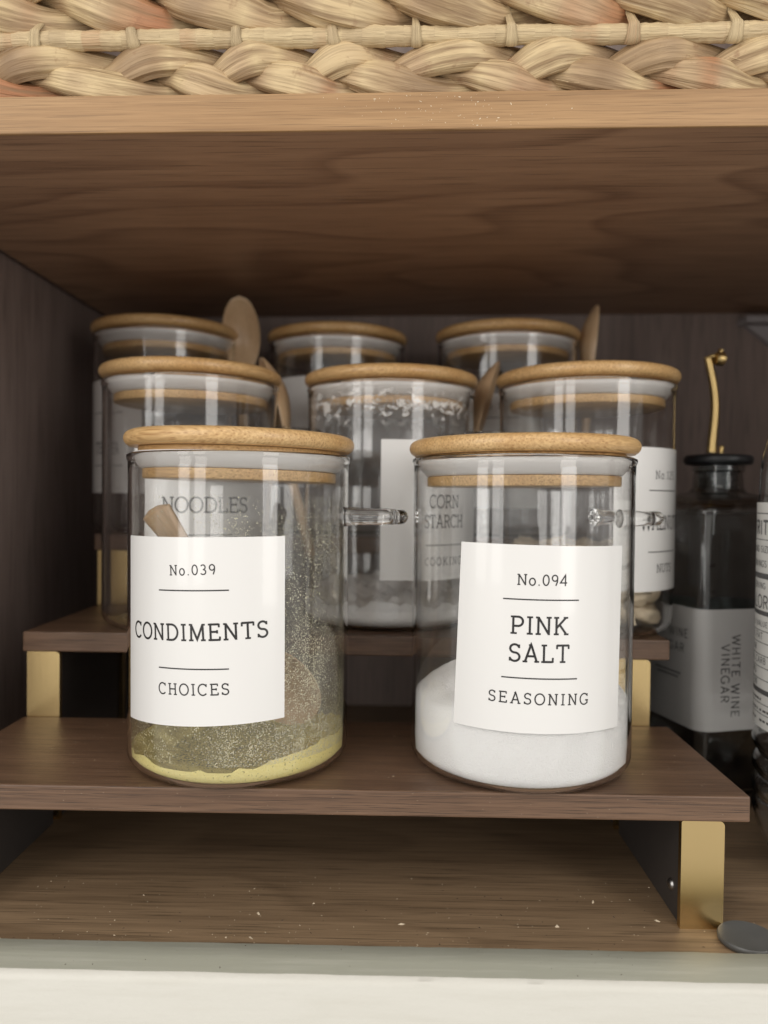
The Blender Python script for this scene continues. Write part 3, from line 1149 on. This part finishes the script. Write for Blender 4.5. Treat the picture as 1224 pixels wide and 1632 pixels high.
def blend(h, rc, r, k):
    a = rsq(h, rc)
    c_ = circ(r, a)
    return [(p[0] * (1 - k) + q[0] * k, p[1] * (1 - k) + q[1] * k) for p, q in zip(a, c_)]


MAT['smoke_glass'] = glass('smoke_glass', (0.60, 0.63, 0.63), 0.0, 1.5)
outer = [(rsq(HB - .004, .006), 0.0), (rsq(HB - .001, .007), .0012), (rsq(HB, .007), .004), (rsq(HB, .007), .05), (rsq(HB, .007), .10), (rsq(HB, .007), .136),
         (rsq(HB - .0008, .0075), .1400), (blend(HB - .0035, .0090, .024, .25), .1430), (blend(HB - .008, .010, .018, .6), .1448), (blend(HB - .012, .010, .0135, 1), .1462),
         (blend(HB - .012, .010, .0118, 1), .1485), (blend(HB - .012, .010, .0112, 1), .1560), (blend(HB - .012, .010, .0122, 1), .1568), (blend(HB - .012, .010, .0122, 1), .1592)]
inn = [(blend(HB - .012, .010, .0094, 1), .1592), (blend(HB - .012, .010, .0094, 1), .1480), (blend(HB - .013, .010, .0115, 1), .1440), (blend(HB - .010, .009, .018, .6), .1420),
       (rsq(HB - .0045, .006), .1385), (rsq(HB - .0028, .005), .135), (rsq(HB - .0028, .005), .010), (rsq(HB - .006, .005), .0065)]
loft(outer + inn, 'glass_body', MAT['smoke_glass'], VB)
# label wrapped round all four faces
MAT['shaded_label'] = plain('frosted_label', (0.50, 0.495, 0.485), 0.45, bumps=(300, 0.05, 0.0002))  # white label; the shade it stands in is put into the grey base
zl0, zl1 = 0.0375, 0.0930
v, f = [], []
o1, o2 = rsq(HB + .00025, .0071), rsq(HB + .00010, .007)
n = len(o1)
for ol, z in ((o1, zl0), (o1, zl1), (o2, zl1), (o2, zl0)):
    v += [(x, y, z) for x, y in ol]
for i in range(4):
    for q in range(n):
        q2, i2 = (q + 1) % n, (i + 1) % 4
        f.append((i * n + q, i * n + q2, i2 * n + q2, i2 * n + q))
vl = pyd('paper_label', v, f, MAT['shaded_label'], VB)
MAT['ink_soft'] = plain('grey_ink', (0.07, 0.07, 0.07), 0.5)


def face_text(txt, cap, origin, udir, vdir, track, wt=.11):
    u, w_ = Vector(udir), Vector(vdir)
    nn = u.cross(w_).normalized()
    def place(a, b, i):
        return Vector(origin) + u * (a * cap) + w_ * (b * cap) + nn * (1.5e-6 * (i % 8))
    return put_strokes(text_uv(txt, track, False, wt), place)


def add_text(parent, mat, specs):
    V, F = [], []
    for s in specs:
        v, f = face_text(*s)
        o = len(V)
        V += v
        F += [tuple(o + q for q in x) for x in f]
    return pyd('lettering', V, F, mat, parent, False, False)


YF = -HB - .00040
XF = -HB - .00040
# right-hand (front) face reads downwards; left face reads across
add_text(vl, MAT['ink_soft'], [
    ('WHITE WINE', .0044, (-.0140, YF, .0815), (0, 0, -1), (1, 0, 0), .10),
    ('VINEGAR', .0044, (-.0196, YF, .0775), (0, 0, -1), (1, 0, 0), .10),
    ('WHITE WINE', .0042, (XF, .0150, .0785), (0, -1, 0), (0, 0, 1), .10),
    ('VINEGAR', .0042, (XF, .0075, .0715), (0, -1, 0), (0, 0, 1), .10)])
for zz, w0, w1 in ((.0610, .004, -.016), (.0590, .002, -.014)):
    pyd('small_print_line', [(XF, w0, zz), (XF, w1, zz), (XF, w1, zz + .0006), (XF, w0, zz + .0006)], [(0, 1, 2, 3)], MAT['ink_soft'], vl, False, False)
MAT['rubber'] = plain('black_rubber', (0.012, 0.013, 0.015), 0.45)
v, f = lathe_vf([(0, .1596), (.0122, .1596), (.0150, .1600), (.0160, .1612), (.0160, .1632), (.0150, .1644), (.0060, .1652), (0, .1652)], 48)
st = pyd('stopper', v, f, MAT['rubber'], VB)
pr = [(0, .1595)]
for i in range(4):
    z = .1590 - i * .0032
    pr += [(.0090, z), (.0090, z - .0016), (.0080, z - .0018), (.0080, z - .0030)]
pr += [(0, .1462)]
v, f = lathe_vf(pr, 40)
pyd('stopper_rib', v, f, MAT['rubber'], st)
BI = VB.matrix_basis.inverted() if False else Matrix.Rotation(R_(-15), 4, 'Z')


def vb_local(px, py):
    p = at_y(px, py, 0.3835)
    return BI @ (p - Vector((0.1590, 0.3835, 0)))


base = vb_local(1134, 722)
pts = [vb_local(a, b) for a, b in ((1134, 724), (1135, 705), (1137.5, 680), (1140, 655), (1139, 628), (1135.5, 604), (1131, 583), (1128, 570))]
sm = []
for i in range(len(pts) - 1):
    for q in range(4):
        sm.append(pts[i].lerp(pts[i + 1], q / 4))
sm.append(pts[-1])
sm = [sum((sm[max(0, min(len(sm) - 1, i + d))] for d in (-2, -1, 0, 1, 2)), Vector()) / 5 for i in range(len(sm))]
v, f = tube_vf(sm, [.0024 - .0006 * i / len(sm) for i in range(len(sm))], 16)
sp_ = pyd('spout', v, f, MAT['brass'], VB)
a, b = vb_local(1149, 722), vb_local(1150, 712)
v, f = tube_vf([a, b, b + Vector((0, 0, .0006))], [.0011, .0013, .0008], 10)
pyd('vent_tube', v, f, MAT['brass'], sp_)
a = vb_local(1147, 572)
v, f = lathe_vf([(0, -.0028), (.0026, -.0026), (.0034, -.0010), (.0034, .0014), (.0022, .0024), (0, .0026)], 24)
fl = pyd('flip_cap', [(a.x + z, a.y + y, a.z + x) for x, y, z in v], f, MAT['brass'], sp_)
v, f = tube_vf([vb_local(1123, 571), vb_local(1133, 568), vb_local(1143, 566), vb_local(1150, 558)], [.0005, .0009, .0010, .0014], 8)
pyd('cap_hinge', v, f, MAT['brass'], fl)

# ------------------------------------------------------------------ plastic bottle with a nutrition label
MAT['pet'] = glass('clear_plastic', (0.93, 0.94, 0.94), 0.02, 1.42)
PB = empty('plastic_bottle', (0.1790, 0.3010, 0))
tag(PB, 'clear ribbed plastic bottle with white nutrition label beside the vinegar bottle', 'bottle')
RP = 0.0350
pp = [(0, .0060), (.010, .0045), (.020, .0006), (.0245, .0000), (.0272, .0012), (.0310, .0070), (.0338, .0140), (.0352, .0205)]
for i in range(3):
    z = .0222 + i * .0092
    pp += [(.0342, z), (.0334, z + .0012), (.0340, z + .0026), (.0354, z + .0045), (.0356, z + .0062), (.0352, z + .0078)]
pp += [(.0343, .0505), (RP, .0535), (RP, .08), (RP, .11), (RP, .142), (.0346, .147), (.0345, .152), (.0338, .160), (.0318, .169), (.0280, .179), (.0220, .188), (.0155, .194), (.0130, .198), (.0130, .212)]
inner = [(max(r - .0007, 0), z + .0005) for r, z in pp[::-1]]
inner[0] = (.0123, .212)
v, f = lathe_vf(pp + inner, 96)
pyd('bottle_body', v, f, MAT['pet'], PB)
v, f = lathe_vf([(0, .2122), (.0145, .2122), (.0148, .2126), (.0148, .226), (.0140, .2268), (0, .2268)], 48)
pyd('cap', [(x, y, z - .012) for x, y, z in v], f, plain('white_cap', (.75, .75, .74), .4), PB)
MAT['white_paper'] = plain('white_paper', (0.70, 0.70, 0.67), 0.4)
rl_ = RP + .0002
v, f = lathe_vf([(rl_, .0535), (rl_, .1418), (rl_ - .00012, .1418), (rl_ - .00012, .0535)], 120, True)
pl = pyd('paper_label', v, f, MAT['white_paper'], PB)
V, F = [], []


def wrap(th, z, r=rl_ + .00008):
    return (r * math.sin(th), -r * math.cos(th), z)


def pbar(th0, th1, z, h):
    o = len(V)
    n = 20
    for i in range(n + 1):
        th = th0 + (th1 - th0) * i / n
        V.extend([wrap(th, z + h / 2), wrap(th, z - h / 2)])
    F.extend([(o + 2 * i, o + 2 * i + 1, o + 2 * i + 3, o + 2 * i + 2) for i in range(n)])


def ptext(txt, th0, z, cap, wt=.13, track=.08):
    def place(a, b, i):
        return wrap(th0 + a * cap / RP, z + b * cap, rl_ + .0001 + 1.5e-6 * (i % 8))
    vv, ff = put_strokes(text_uv(txt, track, False, wt), place)
    o = len(V)
    V.extend(vv)
    F.extend([tuple(o + q for q in x) for x in ff])


T0, T1 = -2.60, -0.60
for z, h in ((.1375, .0004), (.1272, .0003), (.1130, .0022), (.0985, .0018), (.0915, .0003), (.0868, .0003), (.0820, .0003), (.0772, .0003), (.0725, .0003), (.0678, .0020), (.0630, .0003), (.0590, .0003)):
    pbar(T0, T1, z, h)
ptext('NUTRITION', -2.30, .1292, .0056, .17, .06)
for z, c_, s_ in ((.1222, .0026, 'SERVING SIZE'), (.1165, .0026, '15 SERVINGS'), (.1080, .0024, 'PER SERVING'), (.1003, .0052, 'CALORIES'), (.0932, .0022, '% DAILY VALUE'), (.0882, .0026, 'TOTAL FAT'), (.0834, .0026, 'SODIUM'),
                  (.0787, .0026, 'TOTAL CARB'), (.0740, .0026, 'SUGARS'), (.0696, .0026, 'PROTEIN')):
    ptext(s_, -2.16, z, c_)
for z in (.0646, .0605, .0565):
    for th in [T0 + .08 * i for i in range(24)]:
        if random.random() < .85:
            pbar(th, th + random.uniform(.03, .07), z, .0009)
pyd('lettering', V, F, MAT['ink_grey'], pl, False, False)

# ------------------------------------------------------------------ little grey disc on the floor at the ledge
v, f = lathe_vf([(0, 0.00005), (.0086, .00005), (.0091, .0005), (.0092, .0016), (.0088, .0022), (.0082, .0021), (0, .0021)], 64)
disc = pyd('metal_disc', v, f, plain('dull_grey_metal', (0.13, 0.13, 0.125), 0.45, 0.2, bumps=(500, 0.15, 0.0003), var=.2))
disc.location = (0.1150, 0.2472, 0)
tag(disc, 'small flat dull grey disc lying at the painted ledge', 'disc')

# ------------------------------------------------------------------ shelf support high in the back corner
sb = empty('shelf_bracket', (0.244, 0.5198, 0.262))
tag(sb, 'pale triangular bracket under the shelf on the back wall', 'bracket')
MAT['bracket'] = plain('pale_plastic', (0.34, 0.31, 0.31), 0.5)
box('top_flange', -.018, .020, -.016, 0.0, -.0040, .0002, MAT['bracket'], sb, .0006)
bm = bmesh.new()
tri = [(-.014, -.0042), (.020, -.0042), (.020, -.030)]
A = [bm.verts.new((x, -.006, z)) for x, z in tri]
B = [bm.verts.new((x, -.0005, z)) for x, z in tri]
bm.faces.new(A)
bm.faces.new(B[::-1])
for i in range(3):
    bm.faces.new((A[i], B[i], B[(i + 1) % 3], A[(i + 1) % 3]))
bmesh.ops.recalc_face_normals(bm, faces=bm.faces)
me = bpy.data.meshes.new('gusset')
bm.to_mesh(me)
bm.free()
link('gusset', me, MAT['bracket'], sb, False)

# ------------------------------------------------------------------ braided basket on the upper shelf
BK = empty('braided_basket', (0.02, 0.3515, shelf_top(0.02)))
BK.rotation_euler = (0, -math.atan(SL), 0)
tag(BK, 'natural braided water hyacinth basket standing on the upper shelf', 'basket')
HX, HY, CR = 0.232, 0.094, 0.045        # half sizes and corner radius of the rounded rectangle


def loop_path(s):
    """point, outward normal at arc length s (front side first, left to right)"""
    segs = [('l', (-HX + CR, -HY), (HX - CR, -HY)), ('a', (HX - CR, -HY + CR), -90), ('l', (HX, -HY + CR), (HX, HY - CR)), ('a', (HX - CR, HY - CR), 0),
            ('l', (HX - CR, HY), (-HX + CR, HY)), ('a', (-HX + CR, HY - CR), 90), ('l', (-HX, HY - CR), (-HX, -HY + CR)), ('a', (-HX + CR, -HY + CR), 180)]
    for q in segs:
        L = math.dist(q[1], q[2]) if q[0] == 'l' else CR * math.pi / 2
        if s <= L:
            if q[0] == 'l':
                k = s / L
                tx, ty = (q[2][0] - q[1][0]) / L, (q[2][1] - q[1][1]) / L
                return (q[1][0] + tx * s, q[1][1] + ty * s), (ty, -tx)
            a = R_(q[2]) + s / CR
            return (q[1][0] + CR * math.cos(a), q[1][1] + CR * math.sin(a)), (math.cos(a), math.sin(a))
        s -= L
    return loop_path(0.0)


PER = 4 * (HX - CR) + 4 * (HY - CR) + 2 * math.pi * CR


def hyacinth(name, seed, warm=0.0):
    t = NT(name)
    at = t.n('ShaderNodeAttribute', attribute_name='strand')
    v = at.outputs['Vector']
    sp = t.n('ShaderNodeSeparateXYZ')
    t.l(v, sp.inputs[0])

    def vec(a, b, c0):
        cm = t.n('ShaderNodeCombineXYZ')
        t.l(t.math('MULTIPLY', sp.outputs[0], a * (1 - .6 * warm)), cm.inputs[0])
        t.l(t.math('MULTIPLY', sp.outputs[1], b), cm.inputs[1])
        cm.inputs[2].default_value = c0
        return cm.outputs[0]
    seg = t.noise(vec(32, 0.15, seed), 1.0, 2, 0.5)
    fib = t.noise(vec(24, 11.0, seed + 3), 1.0, 4, 0.65)
    fib2 = t.noise(vec(60, 38.0, seed + 5), 1.0, 2, 0.5)
    blot = t.noise(vec(150, 4.0, seed + 9), 1.0, 4, 0.7)
    c = t.ramp(seg, [(0.30, (0.25, 0.155, 0.085)), (0.41, (0.46, 0.315, 0.175)), (0.52, (0.67, 0.51, 0.285)), (0.60, (0.54, 0.375, 0.215)), (0.66, (0.44, 0.195, 0.09))])
    c = t.mix(t.ramp(fib, [(0.37, 0.8), (0.52, 0.0)]), c, (0.25, 0.15, 0.07))
    c = t.mix(t.ramp(fib2, [(0.38, 0.32), (0.52, 0.0)]), c, (0.20, 0.12, 0.06))
    c = t.mix(t.ramp(blot, [(0.60, 0.0), (0.72, 0.6)]), c, (0.24, 0.11, 0.05))
    if warm:
        c = t.mix(warm, c, (0.70, 0.555, 0.33))
    t.col(c)
    t.b.inputs['Roughness'].default_value = 0.55
    t.bump(t.mix(0.4, fib, fib2), 1.0, 0.0013)
    return t.m


def strand_mesh(name, center, ripf, n, m, mat, parent, salt=0.0):
    """center(i) -> point; frame(i) -> (wide axis, thick axis) ; closed loop"""
    v, f, at = [], [], []
    for i in range(n):
        c, wa, ta, s, hw, hh = center(i)
        for k in range(m):
            a = 2 * math.pi * k / m
            rip = ripf(s, a, salt)
            v.append(c + wa * (hw * math.cos(a) * rip) + ta * (hh * math.sin(a) * rip))
            at.append((s, k / m if k <= m / 2 else 1 - k / m, 0.0))
    for i in range(n):
        i2 = (i + 1) % n
        for k in range(m):
            k2 = (k + 1) % m
            f.append((i * m + k, i * m + k2, i2 * m + k2, i2 * m + k))
    o = pyd(name, v, f, mat, parent)
    A = o.data.attributes.new('strand', 'FLOAT_VECTOR', 'POINT')
    A.data.foreach_set('vector', [q for p in at for q in p])
    return o


def rip_braid(s, a, sd):
    fold = math.sin(a * 6 + 3.5 * mn.noise(Vector((s * 14, sd, 1))))
    return 1 + .085 * fold * (.6 + mn.noise(Vector((s * 30, sd, 3)))) + .13 * mn.noise(Vector((s * 38, math.cos(a) * 1.3, sd + math.sin(a) * 1.3))) \
        + .03 * mn.noise(Vector((s * 30, math.cos(a) * 8, sd + math.sin(a) * 8)))


def rip_cord(s, a, sd):
    w = s / 0.0078 + .55 * a / (2 * math.pi) * (1 if a < math.pi else -1) + .55 * a / math.pi * 0 + .8 * mn.noise(Vector((s * 45, sd, 2)))
    return 1 + .07 * abs(1 - 2 * (w % 1.0)) ** 2 + .06 * mn.noise(Vector((s * 160, a, sd)))


def braid(zc, amp, dep, hw, hh, inset, sd, reps, mirror=1):
    N = 1150
    for k in range(3):
        mat = hyacinth('hyacinth', sd + k * 11.3)

        def pos(i):
            s = (i % N) / N * PER
            (x, y), (nx, ny) = loop_path(s)
            wob = .55 * mn.noise(Vector((s * 16, sd, 0))) + .25 * mn.noise(Vector((s * 40, sd, k)))
            ph = 2 * math.pi * (reps * s / PER + k / 3) + wob
            if i % N < 12 or i % N > N - 12:
                ph = 2 * math.pi * (reps * s / PER + k / 3)
            a = amp * math.sin(ph)
            d = dep * math.sin(2 * ph) * mirror - inset
            return Vector((x + nx * d, y + ny * d, zc + a)), Vector((nx, ny, 0)), s, ph

        def center(i):
            c, nrm, s, ph = pos(i)
            tn = (pos(i + 1)[0] - pos(i - 1)[0]).normalized()
            wa = nrm.cross(tn).normalized()
            ta = tn.cross(wa).normalized()
            # the strand fattens where it lies on top and is pinched where it dives under
            fat = 0.80 + 0.28 * max(0, math.sin(2 * ph) * mirror) + .22 * mn.noise(Vector((s * 26, k * 3.1, sd)))
            return c, wa, ta, s, hw * fat, hh * (0.85 + .2 * fat)
        strand_mesh('braid_strand', center, rip_braid, N, 30, mat, BK, sd + k)


REPS = 12
braid(0.0092, 0.0056, 0.0036, 0.0054, 0.0027, 0.0050, 1.0, REPS)
braid(0.0362, 0.0090, 0.0052, 0.0078, 0.0038, 0.0040, 21.0, REPS - 1)
braid(0.0640, 0.0078, 0.0034, 0.0070, 0.0042, 0.0055, 41.0, REPS)
# wrapped cords between the braids
for zc, sd in ((0.0196, 5.0), (0.0525, 6.0)):
    N = 2200
    mat = hyacinth('hyacinth_cord', sd + 60, 0.55)

    def cc(i):
        s = (i % N) / N * PER
        (x, y), (nx, ny) = loop_path(s)
        w = s / 0.0062 + .5 * mn.noise(Vector((s * 70, sd, 2)))
        ridge = (w % 1.0)
        r = 0.0031 * (1 + .07 * mn.noise(Vector((s * 60, sd, 0))))
        z = zc + .0004 * mn.noise(Vector((s * 40, sd, 4)))
        nrm = Vector((nx, ny, 0))
        return Vector((x - nx * .0015, y - ny * .0015, z)), Vector((0, 0, 1)), nrm, s * 1.6 + .010 * math.floor(w), r, r * .95
    strand_mesh('wrapped_cord', cc, rip_cord, N, 16, mat, BK, sd)
    for i in range(38):                         # ties that bind the cord to the braid above
        s = PER * (i + random.uniform(-.2, .2) + .5) / 38
        (x, y), (nx, ny) = loop_path(s % PER)
        nrm, tg = Vector((nx, ny, 0)), Vector((-ny, nx, 0))
        c0 = Vector((x, y, zc))
        lean = random.uniform(-.002, .002)
        v, f = [], []
        wid = random.uniform(.0019, .0028)
        for q in range(17):
            a = R_(-85 + 190 * min(q, 13) / 13)
            rr = .0034 + .0003 * math.sin(q)
            cpt = c0 - nrm * .0015 + nrm * (rr * math.cos(a)) + Vector((0, 0, rr * math.sin(a))) + tg * (lean * q / 16)
            if q > 9:
                cpt = cpt + Vector((0, 0, .0011 * (q - 9))) - nrm * (.00025 * (q - 9))
            out = nrm * math.cos(a) + Vector((0, 0, math.sin(a)))
            for e_ in range(9):
                b_ = 2 * math.pi * e_ / 9
                v.append(cpt + tg * (wid * (1 - .035 * q) * math.cos(b_)) + out * (.0006 * math.sin(b_)))
        for q in range(16):
            for e_ in range(9):
                f.append((q * 9 + e_, q * 9 + (e_ + 1) % 9, (q + 1) * 9 + (e_ + 1) % 9, (q + 1) * 9 + e_))
        o = pyd('binding_tie', v, f, mat, BK)
        A = o.data.attributes.new('strand', 'FLOAT_VECTOR', 'POINT')
        A.data.foreach_set('vector', [q for p_ in range(len(v)) for q in (s * 3 + (p_ // 9) * .0012, (p_ % 9) / 9, 0.0)])
V, F = [], []
for i in range(110):                        # split fibres standing off the braids
    s0 = random.uniform(0.0, PER)
    (x, y), (nx, ny) = loop_path(s0)
    nrm, tg = Vector((nx, ny, 0)), Vector((-ny, nx, 0))
    p = Vector((x, y, random.choice((random.uniform(.003, .017), random.uniform(.026, .048))))) - nrm * random.uniform(.0, .0015)
    d = (tg * random.choice((-1, 1)) + Vector((0, 0, random.uniform(-.5, .5))) + nrm * random.uniform(.0, .25)).normalized()
    L, bend = random.uniform(.003, .009), Vector((0, 0, random.uniform(-.0015, .0015))) + nrm * random.uniform(-.0004, .0006)
    v, f = tube_vf([p + d * (L * q / 5) + bend * (q / 5) ** 2 for q in range(6)], [.00013 * (1 - .12 * q) for q in range(6)], 5)
    o_ = len(V)
    V += v
    F += [tuple(o_ + q for q in x_) for x_ in f]
lf = pyd('loose_fibres', V, F, plain('dry_fibre', (.62, .47, .27), .7), BK)
tag(lf, kind='stuff')
box('basket_base', -HX + .012, HX - .012, -HY + .012, HY - .012, .0025, .0060, plain('base_weave', (.35, .26, .15), .7, bumps=(300, .6, .001)), BK, .001)


# ------------------------------------------------------------------ crumbs and dust
def crumbs(name, pts, mat, label):
    v, f = [], []
    for (x, y, z, nx, ny, nz_), s in pts:
        o = len(v)
        n = Vector((nx, ny, nz_))
        a = n.orthogonal().normalized()
        a.rotate(Matrix.Rotation(random.uniform(0, 6.28), 3, n))
        b = n.cross(a)
        L, Wd, H = s * random.uniform(.8, 2.4), s * random.uniform(.4, .9), s * random.uniform(.25, .5)
        p = Vector((x, y, z)) - n * (H * .15)
        for q in range(5):
            th = 2 * math.pi * q / 5 + random.uniform(-.3, .3)
            v.append(p + a * (L * .5 * math.cos(th)) + b * (Wd * .5 * math.sin(th)))
        v.append(p + n * H + a * (L * random.uniform(-.15, .15)))
        f += [(o + q, o + (q + 1) % 5, o + 5) for q in range(5)] + [tuple(o + q for q in range(4, -1, -1))]
    ob = pyd(name, v, f, mat, None, False, False)
    return tag(ob, label, 'crumbs', None, 'stuff')


MAT['crumb'] = plain('crumb', (0.66, 0.55, 0.40), 0.7, var=.3)
MAT['crumb_dark'] = plain('dark_crumb', (0.07, 0.045, 0.03), 0.8)
pts = []
for _ in range(170):
    x = random.uniform(-.13, .125)
    y = 0.2395 + .045 * random.random() ** 2.2
    pts.append(((x, y, 0, 0, 0, 1), random.choice((.0003, .0004, .0004, .0006))))
for px, py, s in ((945, 1438, .0019), (888, 1477, .0019), (640, 1473, .0016), (1048, 1468, .0017), (500, 1440, .0013), (412, 1456, .0014), (360, 1494, .0012), (400, 1495, .0012)):
    r = ray(px, py)
    p = Vector((0, 0, CAM_Z)) + r * (-CAM_Z / r.z)
    pts.append(((p.x, p.y, 0, 0, 0, 1), s))
crumbs('crumbs', pts, MAT['crumb'], 'pale crumbs scattered on the cabinet floor under the riser')
pts = [((random.uniform(-.13, .125), 0.2395 + .04 * random.random() ** 1.5, 0, 0, 0, 1), random.choice((.0004, .0005, .0007))) for _ in range(70)]
pts += [((random.uniform(-.13, .125), random.uniform(.223, .236), .0028, 0, 0, 1), random.choice((.0004, .0005))) for _ in range(40)]
crumbs('crumbs', pts, MAT['crumb_dark'], 'dark specks on the cabinet floor and the painted ledge')
pts = []
for _ in range(75):
    x = random.gauss(0.017, 0.018)
    z = 0.2637 + SL * x + random.uniform(.0008, .0112)
    pts.append(((x, 0.2562, z, 0, -1, 0), random.choice((.00022, .0003, .0003, .0005))))
crumbs('crumbs', pts, plain('pale_crumb', (0.80, 0.70, 0.52), .7), 'fine pale crumbs stuck on the edge of the upper shelf')
pts = [((random.uniform(-.155, .113), random.uniform(.256, .326), Z1, 0, 0, 1), random.choice((.0003, .0004, .0005))) for _ in range(60)]
pts += [((random.uniform(-.12, .113), 0.2530, Z1 - random.uniform(.0008, .0078), 0, -1, 0), .0002) for _ in range(30)]
crumbs('crumbs', pts, MAT['crumb'], 'pale dust specks on the lowest riser step')
